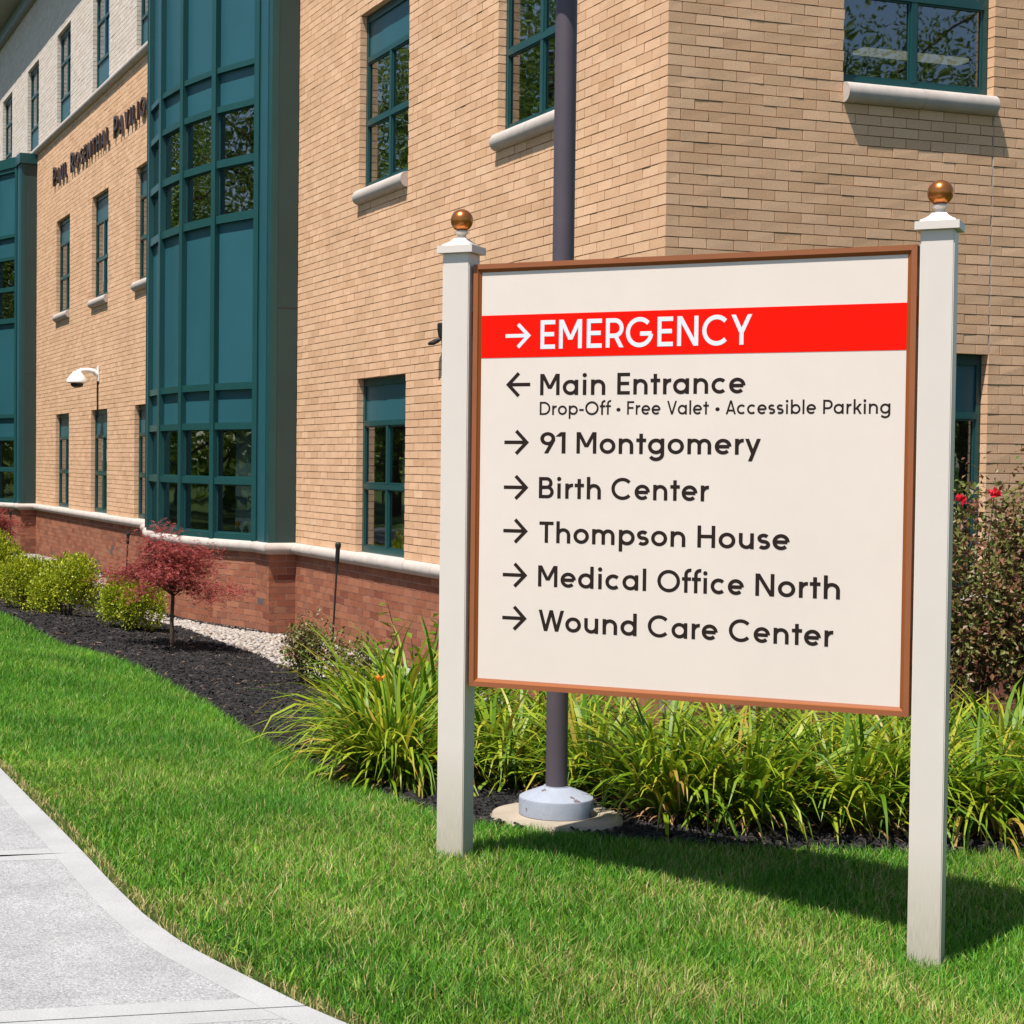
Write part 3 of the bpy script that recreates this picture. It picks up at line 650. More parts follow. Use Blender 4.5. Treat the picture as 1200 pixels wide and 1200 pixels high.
# ---------------------------------------------------------------- stroke lettering
def arc(cx, cy, rx, a0, a1, ry=None, n=26):
    ry = ry or rx; k = max(4, int(n*abs(a1-a0)/360)+2)
    return [(cx+rx*math.cos(R(a)), cy+ry*math.sin(R(a))) for a in np.linspace(a0, a1, k)]
def glyph(ch, w):
    h = w/2; X = .71; S = []
    V_ = lambda x, y0, y1: S.append(('r', [(x, y0), (x, y1)]))
    H_ = lambda x0, x1, y: S.append(('r', [(x0, y), (x1, y)]))
    D_ = lambda x0, y0, x1, y1: S.append(('d', (x0, y0, x1, y1)))
    A_ = lambda *a, **k: S.append(('r', arc(*a, **k)))
    dot = lambda x, y, r: S.append(('o', (x, y, r)))
    r = X/2-h; adv = .5
    if ch == 'E': V_(h, 0, 1); H_(w*.9, .58, 1-h); H_(w*.9, .54, .51); H_(w*.9, .58, h); adv = .58
    elif ch == 'F': V_(h, 0, 1); H_(w*.9, .56, 1-h); H_(w*.9, .51, .50); adv = .56
    elif ch == 'M': W = .90; V_(h, 0, 1); V_(W-h, 0, 1); D_(h*1.25, 1, W/2, .30); D_(W-h*1.25, 1, W/2, .30); adv = W
    elif ch == 'N': W = .78; V_(h, 0, 1); V_(W-h, 0, 1); D_(h*1.2, 1, W-h*1.2, 0); adv = W
    elif ch in 'RP':
        V_(h, 0, 1); c = .34; ym = .40; S.append(('r', [(w*.9, 1-h)]+arc(c, (1-h+ym)/2, (1-h-ym)/2, 90, -90)+[(w*.9, ym)])); adv = .66
        if ch == 'R': D_(.36, .42, .60, 0); adv = .69
    elif ch == 'B':
        V_(h, 0, 1); m = .52; S.append(('r', [(w*.9, 1-h)]+arc(.36, (1-h+m)/2, (1-h-m)/2, 90, -90)+[(w*.9, m)]))
        S.append(('r', [(w*.9, m-.01)]+arc(.40, (h+m)/2, (m-h)/2, 90, -90)+[(w*.9, h)])); adv = .69
    elif ch == 'D': V_(h, 0, 1); S.append(('r', [(w*.9, 1-h)]+arc(.34, .5, .5-h, 90, -90)+[(w*.9, h)])); adv = .84
    elif ch == 'O': A_(.52, .5, .52-h, 0, 360, ry=.515-h); adv = 1.04
    elif ch == 'C': A_(.52, .5, .52-h, 43, 317, ry=.515-h); adv = .98
    elif ch == 'G': A_(.52, .5, .52-h, 43, 352, ry=.515-h); H_(.54, 1.04-h*.9, .45); adv = 1.05
    elif ch == 'Y': D_(h*1.15, 1, .38, .40); D_(.76-h*1.15, 1, .38, .40); V_(.38, 0, .43); adv = .76
    elif ch == 'V': D_(h*1.1, 1, .39, 0); D_(.78-h*1.1, 1, .39, 0); adv = .78
    elif ch == 'W':
        for x0, x1, f in ((.08, .33, 1), (.58, .33, 1), (.58, .83, 1), (1.08, .83, 1)): D_(x0, 1, x1, 0)
        adv = 1.16
    elif ch == 'A': D_(h*1.1, 0, .39, 1); D_(.78-h*1.1, 0, .39, 1); H_(.17, .61, .27); adv = .78
    elif ch == 'T': H_(0, .66, 1-h); V_(.33, 0, 1-w*.9); adv = .66
    elif ch == 'H': V_(h, 0, 1); V_(.76-h, 0, 1); H_(w*.9, .76-w*.9, .51); adv = .76
    elif ch == 'I': V_(h, 0, 1); adv = w
    elif ch == 'L': V_(h, 0, 1); H_(w*.9, .52, h); adv = .52
    elif ch == 'U': V_(h, .33, 1); V_(.70-h, .33, 1); A_(.35, .35, .35-h, 180, 360); adv = .70
    elif ch == 'S': A_(.30, .74-h*.3, .22, 35, 270, ry=.26-h*.7); A_(.30, .27, .23, 90, -145, ry=.27-h); adv = .60
    elif ch == 'o': A_(X/2, X/2, r, 0, 360); adv = X
    elif ch in 'ad': A_(X/2, X/2, r, 0, 360); V_(X-h, 0, X if ch == 'a' else 1.03); adv = X
    elif ch == 'b': A_(X/2, X/2, r, 0, 360); V_(h, 0, 1.03); adv = X
    elif ch == 'p': A_(X/2, X/2, r, 0, 360); V_(h, -.29, X); adv = X
    elif ch == 'g': A_(X/2, X/2, r, 0, 360); S.append(('r', [(X-h, X)]+arc(X/2, .0, r, 0, -150, ry=r*.86))); adv = X
    elif ch == 'c': A_(X/2, X/2, r, 46, 314); adv = X*.94
    elif ch == 'e': A_(X/2, X/2, r, 0, 316); H_(w*.8, X-h*1.2, X/2); adv = X
    elif ch in 'nh':
        q = .245; V_(h, 0, X if ch == 'n' else 1.03); S.append(('r', arc(h+q, X-h-q, q, 180, 0)+[(h+2*q, 0)])); adv = 2*q+w
    elif ch == 'm':
        q = .215; V_(h, 0, X)
        for k in (0, 1): S.append(('r', arc(h+q+2*q*k, X-h-q, q, 180, 0)+[(h+2*q*(k+1), 0)]))
        adv = 4*q+w
    elif ch == 'u': q = .235; S.append(('r', [(h, X)]+arc(h+q, h+q, q, 180, 360)+[(h+2*q, X)])); V_(h+2*q, 0, h+q); adv = 2*q+w
    elif ch == 'r': V_(h, 0, X); S.append(('r', arc(h+.25, X-h-.27, .25, 180, 82, ry=.27)[1:])); adv = .40
    elif ch == 'i': V_(h+.02, 0, X); dot(h+.02, .92, .098); adv = w+.04
    elif ch == 'l': V_(h, 0, 1.03); adv = w
    elif ch == 't': V_(.21, 0, .93); H_(0, .43, X-h); adv = .43
    elif ch == 'f': S.append(('r', [(.18, 0)]+arc(.38, .83, .20, 180, 78))); H_(0, .41, X-h); adv = .41
    elif ch == 'k': V_(h, 0, 1.03); D_(.48, X, .14, .30); D_(.26, .40, .50, 0); adv = .58
    elif ch == 's': A_(.265, .4925, .185, 38, 270, ry=.1375); A_(.265, .2175, .19, 90, -142, ry=.1375); adv = .53
    elif ch == 'y': D_(h*1.1, X, .34, .03); D_(.66-h*1.1, X, .22, -.29); adv = .66
    elif ch == '9': A_(.31, .69, .31-h, 0, 360); D_(.545, .62, .25, 0); adv = .62
    elif ch == '1': V_(.26, 0, 1); D_(.24, 1, .03, .79); adv = .34
    elif ch == '-': H_(.03, .37, .37); adv = .40
    elif ch == '•': dot(.15, .37, .14); adv = .30
    elif ch == ' ': adv = .17
    return S, adv
def ribbon(pts, w):
    P_ = np.array(pts, float); n = len(P_); T_ = P_[1:]-P_[:-1]; T_ /= np.linalg.norm(T_, axis=1)[:, None]+1e-12; Nn = np.c_[-T_[:, 1], T_[:, 0]]
    L_, R_ = [], []
    closed = np.hypot(*(P_[0]-P_[-1])) < 1e-6
    for i in range(n):
        a = Nn[i-1] if i else (Nn[-1] if closed else Nn[0]); b = Nn[i] if i < n-1 else (Nn[0] if closed else Nn[-1])
        m = a+b; m /= np.linalg.norm(m)+1e-12; k = w/2/max(.35, m@a); L_.append(P_[i]+m*k); R_.append(P_[i]-m*k)
    return [(R_[i], R_[i+1], L_[i+1], L_[i]) for i in range(n-1)]
def text_polys(txt, w, spacing=.115):
    """list of (polygons, layer) in cap-height units, plus total width"""
    out = []; x = 0; ly = 0; wi = 0
    lsb = {**dict.fromkeys('EMNRPBDFHILUbhiklmnpru', .095), **dict.fromkeys('OCGoacedg9s', .048), **dict.fromkeys('AVWYy', .015)}
    rsb = {**dict.fromkeys('MNHIUadghilmnu1', .095), **dict.fromkeys('OGDobpeCcs9', .048), **dict.fromkeys('AVWYyk', .015), 'E': .06, 'B': .06, 'R': .03, 'P': .03, 'r': .0, 'f': .0}
    for j, ch in enumerate(txt):
        wi += 1
        if j: x += lsb.get(ch, .035)
        S, adv = glyph(ch, w)
        for kind, d in S:
            ly += 1
            if kind == 'r': ps = ribbon(d, w)
            elif kind == 'd':
                x0, y0, x1, y1 = d; hw = w/2*math.hypot(x1-x0, y1-y0)/abs(y1-y0)*.97
                ps = [((x0-hw, y0), (x0+hw, y0), (x1+hw, y1), (x1-hw, y1))]
            else: ps = [tuple((d[0]+d[2]*math.cos(a), d[1]+d[2]*math.sin(a)) for a in np.linspace(0, 2*math.pi, 21)[:-1])]
            out.append(([[(p[0]+x, p[1]) for p in q] for q in ps], ly, wi))
        x += adv+(rsb.get(ch, .035) if j < len(txt)-1 else 0)
    return out, x
def print_text(name, txt, x0, x1, base, cap, w, mat, parent, y=-.0008, spacing=.115):
    polys, W = text_polys(txt, w, spacing); sx = (x1-x0)/W
    glyphs = {}
    for ps, ly, gi in polys:
        v, f = glyphs.setdefault(gi, ([], []))
        dy = y-.00006*(ly % 12)
        for q in ps:
            pts = [(x0+p[0]*sx, dy, base+p[1]*cap) for p in q]
            ar = sum(pts[i][0]*pts[(i+1) % len(pts)][2]-pts[(i+1) % len(pts)][0]*pts[i][2] for i in range(len(pts)))
            if ar < 0: pts = pts[::-1]
            f.append(tuple(range(len(v), len(v)+len(pts)))); v += pts
    for v, f in glyphs.values():
        me = bpy.data.meshes.new(name); me.from_pydata(v, [], f); me.materials.append(mat); link(name, me, parent)
# raised letters on the building wall
MT['letter'] = material('dark_bronze_letter', [(.075, .042, .030)], .4, metal=.5)
def wall_letter(ch, s_left, z, cap, depth0=-.062, depth1=-.018, wr=.15, width=None):
    polys, W = text_polys(ch, wr); sx = (width or W*cap)/W; mb = MB()
    for ps, ly, wi in polys:
        e = .0004*(ly % 7)
        for q in ps:
            k = len(q); pt = [(s_left-p[0]*sx, z+p[1]*cap) for p in q]
            mb.sweep([[(depth0-e, a, b) for a, b in pt], [(depth1+e, a, b) for a, b in pt]])
    for dz in (.25, .75): mb.tube([(depth1-.005, s_left-.5*W*sx, z+dz*cap), (.004, s_left-.5*W*sx, z+dz*cap)], .008, 6)
    return mb.build('letter', MT['letter'], BLD)
s_ = 31.5
words = ['PAUL', 'ROSENTHAL', 'PAVILION']; endS = 20.35
tot = 0
for wd in words:
    for i, ch in enumerate(wd): tot += (glyph(ch, .17)[1]*(.48 if i == 0 else .385))*1.0+.13
    tot += .30
tot -= .30
kx = (31.5-endS)/tot
for wd in words:
    for i, ch in enumerate(wd):
        cap = .48 if i == 0 else .385; a_ = glyph(ch, .17)[1]*cap
        wall_letter(ch, s_, E0+7.20, cap, width=a_*kx); s_ -= (a_+.13)*kx
    s_ -= .30*kx

# ---------------------------------------------------------------- things on the wall
sc = empty('security_camera', (0, 25.80, E0+2.0), label='white dome security camera on a curved arm on the tan wall', cat='camera'); sc.scale = (1.2, 1.2, 1.2)
MB().box(-.03, -.07, -.16, -.003, .07, .14).build('mount_plate', MT['whiteplastic'], sc, bevel=.008)
MB().tube([(-.03, 0, -.02), (-.10, .0, .04), (-.22, 0, .06), (-.34, 0, .05), (-.42, 0, .0)], [.055, .05, .045, .045, .06], 12).build('arm', MT['whiteplastic'], sc, smooth=True)
MB().lathe([(.17, -.20), (.205, -.18), (.20, -.13), (.12, -.03), (.07, .03), (.0, .035)], 24, (-.43, 0, 0)).build('housing', MT['whiteplastic'], sc, smooth=True)
MB().lathe([(.0, -.29), (.06, -.285), (.11, -.26), (.125, -.22), (.125, -.201)], 20, (-.43, 0, 0)).build('dome', MT['black'], sc, smooth=True)
MB().tube([(-.02, .02, -.15), (-.02, .03, -.40), (-.015, .02, -.86)], .016, 6).build('cable', MT['black'], sc)
wlamp = empty('wall_light', (0, 5.30, E0+1.52), label='small black floodlight on the tan wall behind the left sign post', cat='light')
MB().box(-.04, -.06, -.06, -.003, .06, .06).build('mount_box', MT['black'], wlamp, bevel=.01)
MB().tube([(-.04, 0, 0), (-.12, .03, -.02)], .022, 8).build('bracket', MT['black'], wlamp)
MB().lathe([(.04, 0), (.07, .03), (.085, .12), (.085, .19), (.07, .20)], 16).build('lamp_head', MT['black'], wlamp, smooth=True)
lh = wlamp.children[-1]; lh.location = (-.13, .03, -.02); lh.rotation_euler = (0, R(-115), R(20))

# ================================================================ directory sign
SG = empty('directory_sign', (-5.441, -7.657, .80), math.atan2(-.72439, .68939), label='cream hospital directory sign in a copper frame between two white posts', cat='sign')
TZ = 3.454-.80; PW, PH = 1.8407, 1.83
def sl_ground(xl): 
    x = -5.441+.68939*xl; y = -7.657-.72439*xl; return gz(x, y)-.80
for xc in (-.075, 1.916):
    zb_ = sl_ground(xc)-.12
    po = empty('post', (xc, 0, zb_), parent=SG)
    po = MB().box(-.0625, -.020, 0, .0625, .105, TZ+.052-zb_).build('post', MT['post'], SG, bevel=.004); po.location = (xc, 0, zb_)
    for ch in [c for c in SG.children if c.type == 'EMPTY']: bpy.data.objects.remove(ch)
    zt = TZ+.052-zb_; cy = .0425
    mb = MB()
    def sq(r, z): return [(-r, cy-r, z), (r, cy-r, z), (r, cy+r, z), (-r, cy+r, z)]
    mb.sweep([sq(.082, zt), sq(.082, zt+.031), sq(.066, zt+.0335), sq(.064, zt+.039), sq(.050, zt+.046), sq(.034, zt+.058), sq(.026, zt+.068)])
    mb.build('post_cap', MT['post'], po)
    MB().lathe([(.021, zt+.0685), (.019, zt+.076), (.020, zt+.084), (.030, zt+.092), (.031, zt+.097), (.022, zt+.099), (.0215, zt+.106)], 24, (0, cy, 0)).build('finial_neck', MT['post'], po, smooth=True)
    MB().lathe([(.049*math.sin(a)+1e-4, zt+.147-.049*math.cos(a)) for a in np.linspace(.42, math.pi, 20)], 36, (0, cy, 0)).build('finial_ball', MT['ball'], po, smooth=True)
pan = MB().box(.030, .013, TZ-PH+.030, PW-.030, .055, TZ-.030).build('panel', MT['signface'], SG)
prof = [(0, .075), (0, .0), (.021, .0), (.025, .006), (.0355, .0125), (.0355, .0165), (.0355, .075)]
def corner_pts(o): return [(o, TZ-o), (PW-o, TZ-o), (PW-o, TZ-PH+o), (o, TZ-PH+o)]
for i in range(4):
    r0, r1 = [], []
    for o, d in prof:
        c = corner_pts(o); a = c[i]; b = c[(i+1) % 4]; g_ = .0004
        dx = (b[0]-a[0]); dz = (b[1]-a[1]); l_ = math.hypot(dx, dz); r0.append((a[0]+dx/l_*g_, d, a[1]+dz/l_*g_)); r1.append((b[0]-dx/l_*g_, d, b[1]-dz/l_*g_))
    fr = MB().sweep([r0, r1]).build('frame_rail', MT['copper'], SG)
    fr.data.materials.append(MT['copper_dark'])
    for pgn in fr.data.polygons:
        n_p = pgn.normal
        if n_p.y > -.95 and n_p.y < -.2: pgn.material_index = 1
for xc in (-.006, 1.8473):                                         # bronze side brackets between frame and posts
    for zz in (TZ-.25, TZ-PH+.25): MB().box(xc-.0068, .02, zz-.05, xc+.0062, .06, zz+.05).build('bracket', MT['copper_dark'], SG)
rb = MB().box(.0357, .0118, TZ-.4045, PW-.0357, .0129, TZ-.2215).build('red_band', MT['signred'], SG)
FY = .0124
print_text('letter', 'EMERGENCY', .306, 1.207, TZ-.3705, .122, .150, MT['white_ink'], pan, y=.0112, spacing=.15)
WORDS = [(-.567, .0905, .158, [('Main', .3068, .5956), ('Entrance', .6471, 1.1836)]), (-.8145, .0905, .158, [('91', .3102, .4239), ('Montgomery', .4724, 1.2492)]),
         (-1.006, .0905, .158, [('Birth', .3070, .5825), ('Center', .6278, 1.0442)]), (-1.196, .0905, .158, [('Thompson', .3115, .9463), ('House', .9961, 1.3707)]),
         (-1.384, .0905, .158, [('Medical', .3083, .7836), ('Office', .8306, 1.1902), ('North', 1.2363, 1.5705)]), (-1.5735, .0905, .158, [('Wound', .3127, .7455), ('Care', .7928, 1.0864), ('Center', 1.1314, 1.5506)]),
         (-.651, .0560, .140, [('Drop-Off', .3063, .6211), ('•', .6441, .6635), ('Free', .6911, .8339), ('Valet', .8608, 1.0352), ('•', 1.0612, 1.0806), ('Accessible', 1.1044, 1.4655), ('Parking', 1.4924, 1.7495)])]
for b_, cap, w_, wl_ in WORDS:
    for tx, x0, x1 in wl_: print_text('letter', tx, x0, x1, TZ+b_, cap, w_, MT['ink'], pan, y=FY, spacing=.115)
def arrow(x0, x1, zcen, mat, y, left=False, wid=.0150, hh=.049):
    if left: x0, x1 = x1, x0
    sgn = 1 if x1 > x0 else -1
    q = ribbon([(x0, zcen), (x1-sgn*.012, zcen)], wid)+[None]+ribbon([(x1-sgn*.058, zcen+hh), (x1-sgn*.010, zcen), (x1-sgn*.058, zcen-hh)], wid)
    v, f = [], []; dy = y
    for p in q:
        if p is None: dy -= .0002; continue
        pts = [(a[0], dy, a[1]) for a in p]
        ar = sum(pts[i][0]*pts[(i+1) % 4][2]-pts[(i+1) % 4][0]*pts[i][2] for i in range(4))
        if ar < 0: pts = pts[::-1]
        f.append(tuple(range(len(v), len(v)+4))); v += pts
    me = bpy.data.meshes.new('arrow'); me.from_pydata(v, [], f); me.materials.append(mat); link('arrow', me, SG)
arrow(.147, .262, TZ-.3115, MT['white_ink'], .0112, wid=.0155)
arrow(.152, .262, TZ-.5205, MT['ink'], FY, left=True)
for zz in (-.768, -.9615, -1.149, -1.339, -1.525): arrow(.147, .259, TZ+zz, MT['ink'], FY)

# ================================================================ light pole
px_, py_ = -4.60, -6.86; pz_ = .80
LP = empty('light_pole', (px_, py_, pz_), label='tall bronze-grey light pole behind the sign with a peeling round base', cat='light pole')
MB().lathe([(.33, -.15), (.33, .035), (.315, .055), (.0, .056)], 48).build('concrete_pad', MT['pad'], LP, smooth=True)
MB().lathe([(.185, .058), (.185, .135), (.182, .142), (.165, .152), (.10, .178), (.062, .194), (.0625, .197)], 48).build('base_cover', MT['peel'], LP, smooth=True)
MB().lathe([(.054, .10), (.053, 4.44)], 32).build('shaft', MT['pole'], LP, smooth=True)
MB().lathe([(.06, 4.42), (.26, 4.44), (.27, 4.48), (.24, 4.60), (.12, 4.72), (.0, 4.76)], 40).build('lamp_head', MT['pole'], LP, smooth=True)

# ================================================================ small stakes in the bed
def stake(x, y, h, lean, label):
    z = gz(x, y); e = empty('garden_stake', (x, y, z), label=label, cat='stake', group='black garden stakes along the wall')
    e.rotation_euler = (R(lean[0]), R(lean[1]), 0)
    MB().tube([(0, 0, -.1), (0, 0, h*.82)], .014, 8).build('rod', MT['black'], e, smooth=True)
    MB().lathe([(.016, h*.80), (.030, h*.82), (.032, h*.95), (.040, h*.955), (.042, h*.985), (.02, h)], 12).build('cap', MT['black'], e, smooth=True)
stake(-.62, 7.60, 1.52, (0, 3), 'black garden stake in front of the stone band right of the bay window')
stake(-.75, 19.6, 1.18, (-6, 4), 'leaning black garden stake between the shrubs and the red maple')
stake(-.9, 33.0, 1.25, (0, 0), 'black garden stake at the foot of the far left bay')

# ================================================================ vegetation
def strips(cen, side, hw, tint):
    """cen (N,K,3) centre lines, side (N,3) or (N,K,3), hw (N,K) half widths"""
    N_, K, _ = cen.shape
    if side.ndim == 2: side = side[:, None, :]
    Lv = cen-side*hw[..., None]; Rv = cen+side*hw[..., None]
    V = np.stack([Lv, Rv], 2).reshape(-1, 3)
    b = (np.arange(N_)*K*2)[:, None]+(np.arange(K-1)*2)[None]
    F = np.stack([b, b+1, b+3, b+2], -1).reshape(-1, 4)
    return V, F, np.repeat(tint, K*2)
def leaves(c, d, n, ln, wd, tint, fold=.25):
    """diamond leaves folded along the midrib: c base point, d direction, n normal"""
    s = np.cross(d, n); s /= np.linalg.norm(s, axis=1)[:, None]+1e-9; n2 = np.cross(s, d)
    b = c; tip = c+d*ln[:, None]; mid = c+d*(ln*.45)[:, None]; l = mid-s*(wd/2)[:, None]+n2*(wd*fold)[:, None]; r_ = mid+s*(wd/2)[:, None]+n2*(wd*fold)[:, None]
    V = np.stack([b, l, tip, r_], 1).reshape(-1, 3); k = (np.arange(len(c))*4)[:, None]
    F = np.concatenate([k+np.array([[0, 2, 1]]), k+np.array([[0, 3, 2]])], 0)
    return V, F, np.repeat(tint, 4)
def unit(v): return v/(np.linalg.norm(v, axis=-1, keepdims=True)+1e-9)

# lawn: blades, denser near the viewer's path
def scatter(poly, dens, xr, yr, dmax, dfall):
    n = int((xr[1]-xr[0])*(yr[1]-yr[0])*dens); x = rng.uniform(*xr, n); y = rng.uniform(*yr, n)
    d = np.hypot(x-CAMP.x, y-CAMP.y)
    k = (rng.random(n) < np.minimum(1, (dfall/np.maximum(d, .1))**2.0)) & (d < dmax)
    x, y, d = x[k], y[k], d[k]; m = inpoly(x, y, poly); return x[m], y[m], d[m]
gX, gY, gD = scatter([(a+.0, b) for a, b in LAWN], 8600, (-7.4, 1.5), (-14, 30), 46, 9.0)
m = ~((gX > -3.0) & (gY < -10.5)); gX, gY, gD = gX[m], gY[m], gD[m]
# bare soil line along the walk and thin patches
dw = gX-np.interp(gY, np.array(WALK)[::-1, 1], np.array(WALK)[::-1, 0])
keep = (rng.random(len(gX)) < np.clip(.25+dw/.12, 0, 1)); gX, gY, gD = gX[keep], gY[keep], gD[keep]
n = len(gX); gZ = ground(gX, gY)-.012
def vnoise(x, y, s, seed):
    q = np.random.default_rng(seed); gx_, gy_ = q.random((64, 64)), None
    u = (x*s) % 63; v = (y*s) % 63; i = u.astype(int); j = v.astype(int); fu, fv = u-i, v-j; fu = fu*fu*(3-2*fu); fv = fv*fv*(3-2*fv)
    return (gx_[i, j]*(1-fu)+gx_[(i+1) % 64, j]*fu)*(1-fv)+(gx_[i, (j+1) % 64]*(1-fu)+gx_[(i+1) % 64, (j+1) % 64]*fu)*fv
patch = vnoise(gX+40, gY+40, 1.4, 3)*.6+vnoise(gX+40, gY+40, 5., 4)*.4
sz = np.maximum(1, gD/9.5)**.8
hgt = (.030+.034*rng.random(n)+.026*patch)*np.clip(sz, 1, 1.5)*np.clip(.55+dw[keep]/.5*.45, .55, 1)
az = rng.uniform(0, 2*np.pi, n); lean = rng.uniform(.05, 1.0, n)
dirv = np.stack([np.cos(az), np.sin(az), np.zeros(n)], 1); upv = np.array([0, 0, 1.])
tl = np.array([0, .5, 1.])
cen = np.stack([np.stack([gX, gY, gZ], 1)+(upv*(t_*hgt*(1-.25*lean*t_))[:, None]+dirv*(hgt*lean*t_**1.7)[:, None]) for t_ in tl], 1)
sa = az+np.pi/2+rng.normal(0, .7, n); side = np.stack([np.cos(sa), np.sin(sa), np.zeros(n)], 1)
hw = np.stack([np.full(n, 1.), np.full(n, .8), np.full(n, .06)], 1)*(.0018+.0012*rng.random(n))[:, None]*sz[:, None]
yel = np.clip((vnoise(gX+40, gY+40, 2.2, 9)-.45)*1.5, 0, .55)*np.clip(1.3-gD/14, .1, 1)
near = np.clip(1.55-gD/9., 0, 1); ti = np.clip(.02+.58*rng.random(n)+(.22-.34*patch)+(.62*yel+.14*near)*rng.random(n), 0, .78); ti[rng.random(n) < .025+.55*yel*near+.06*near] = .97; ti[(dw[keep] < .07) & (rng.random(n) < .75)] = .97
V, F, T = strips(cen, side, hw, ti)
tag(link('grass', np_mesh('grass', V, F, MT['grass'], T)), 'bright green lawn of short grass between sidewalk and flower bed', 'grass', kind='stuff')
# broad weedy tufts scattered through the lawn, mostly by the walk
wn_ = 85; wyy = rng.uniform(-10.5, -3, wn_); wxx = np.interp(wyy, np.array(WALK)[::-1, 1], np.array(WALK)[::-1, 0])+.06+rng.exponential(.45, wn_)
mm_ = inpoly(wxx, wyy, LAWN); wxx, wyy = wxx[mm_], wyy[mm_]; per = 9; n2 = len(wxx)*per
bx_ = np.repeat(wxx, per)+rng.normal(0, .012, n2); by_ = np.repeat(wyy, per)+rng.normal(0, .012, n2); bz_ = ground(bx_, by_)-.01
h2 = rng.uniform(.05, .10, n2); a2 = rng.uniform(0, 6.283, n2); l2 = rng.uniform(.3, 1.3, n2); dv2 = np.stack([np.cos(a2), np.sin(a2), np.zeros(n2)], 1)
cen2 = np.stack([np.stack([bx_, by_, bz_], 1)+(upv*(t_*h2*(1-.35*np.minimum(l2, 1)*t_))[:, None]+dv2*(h2*l2*t_**1.5)[:, None]) for t_ in (0, .5, 1.)], 1)
sd2 = np.stack([-np.sin(a2), np.cos(a2), np.zeros(n2)], 1); hw2 = np.stack([np.full(n2, .8), np.ones(n2), np.full(n2, .05)], 1)*rng.uniform(.0022, .0042, n2)[:, None]
V, F, T = strips(cen2, sd2, hw2, np.clip(.62+.2*rng.random(n2), 0, .8))
tag(link('weedy_grass', np_mesh('weedy_grass', V, F, MT['grass'], T)), 'pale broad-bladed grass tufts scattered in the lawn by the sidewalk', 'grass', kind='stuff')
# mulch chips
cX, cY, cD = scatter(BED, 2600, (-5.4, 4), (-8.2, 30), 44, 11)
m = ~inpoly(cX, cY, GRAVEL) & (np.hypot(cX+4.60, cY+6.86) > .335); cX, cY, cD = cX[m], cY[m], cD[m]; n = len(cX)
cz = ground(cX, cY)+.008+.022*rng.random(n); sc_ = np.maximum(1, cD/12)**.7
ln = rng.uniform(.012, .038, n)*sc_; wd = rng.uniform(.004, .010, n)*sc_; az = rng.uniform(0, 6.283, n); el = rng.normal(0, .28, n)
d = np.stack([np.cos(az)*np.cos(el), np.sin(az)*np.cos(el), np.sin(el)], 1); s = unit(np.cross(d, unit(np.stack([rng.normal(0, .35, n), rng.normal(0, .35, n), np.ones(n)], 1)))); u_ = np.cross(s, d)
c = np.stack([cX, cY, cz], 1)
V = np.stack([c-d*ln[:, None]-s*wd[:, None], c-d*ln[:, None]+s*wd[:, None], c-d*(ln*.8)[:, None]+u_*wd[:, None]*1.1, c+d*ln[:, None]-s*(wd*.7)[:, None], c+d*ln[:, None]+s*(wd*.7)[:, None], c+d*(ln*.8)[:, None]+u_*wd[:, None]], 1).reshape(-1, 3)
k = (np.arange(n)*6)[:, None]; F = np.concatenate([k+np.array([[0, 2, 5]]), k+np.array([[0, 5, 3]]), k+np.array([[1, 4, 5]]), k+np.array([[1, 5, 2]]), k+np.array([[0, 1, 2]]), k+np.array([[3, 5, 4]])], 0)
ti = np.clip(rng.beta(1.6, 2.6, n)*.85, 0, .8); ti[rng.random(n) < .02] = 1
tag(link('mulch_chips', np_mesh('mulch_chips', V, F, MT['chip'], np.repeat(ti, 6))), 'black shredded wood mulch covering the flower bed', 'mulch', kind='stuff')
# river stones
bm = bmesh.new(); bmesh.ops.create_icosphere(bm, subdivisions=1, radius=1); bm.verts.ensure_lookup_table()
iv = np.array([v.co[:] for v in bm.verts]); itf = np.array([[v.index for v in f.verts] for f in bm.faces]); bm.free()
n = 13000; sX = rng.uniform(-2.9, .1, n*3); sY = rng.uniform(.2, 33, n*3); m = inpoly(sX, sY, GRAVEL) & (rng.random(n*3) < np.clip(14/(sY+14.5), .3, 1)); sX, sY = sX[m][:n], sY[m][:n]; n = len(sX)
inb = inpoly(sX, sY, foot_path(BAYP, S_BAY0, BAYEND)); sX, sY = sX[~inb], sY[~inb]; n = len(sX)
rad = rng.uniform(.016, .038, n); sc3 = np.stack([rad*rng.uniform(.9, 1.5, n), rad*rng.uniform(.8, 1.2, n), rad*rng.uniform(.5, .8, n)], 1)
az = rng.uniform(0, 6.283, n); Vl = iv[None]*sc3[:, None]*(1+.08*rng.normal(size=(n, len(iv), 1)))
Vx = Vl[..., 0]*np.cos(az)[:, None]-Vl[..., 1]*np.sin(az)[:, None]; Vy = Vl[..., 0]*np.sin(az)[:, None]+Vl[..., 1]*np.cos(az)[:, None]
V = np.stack([Vx+sX[:, None], Vy+sY[:, None], Vl[..., 2]+(ground(sX, sY)+.012+rad*.4)[:, None]], -1).reshape(-1, 3)
F = (itf[None]+(np.arange(n)*len(iv))[:, None, None]).reshape(-1, 3)
tag(link('river_stones', np_mesh('river_stones', V, F, MT['stones'], np.repeat(rng.random(n), len(iv)), smooth=True)), 'pale rounded river stones along the foot of the wall', 'stones', kind='stuff')

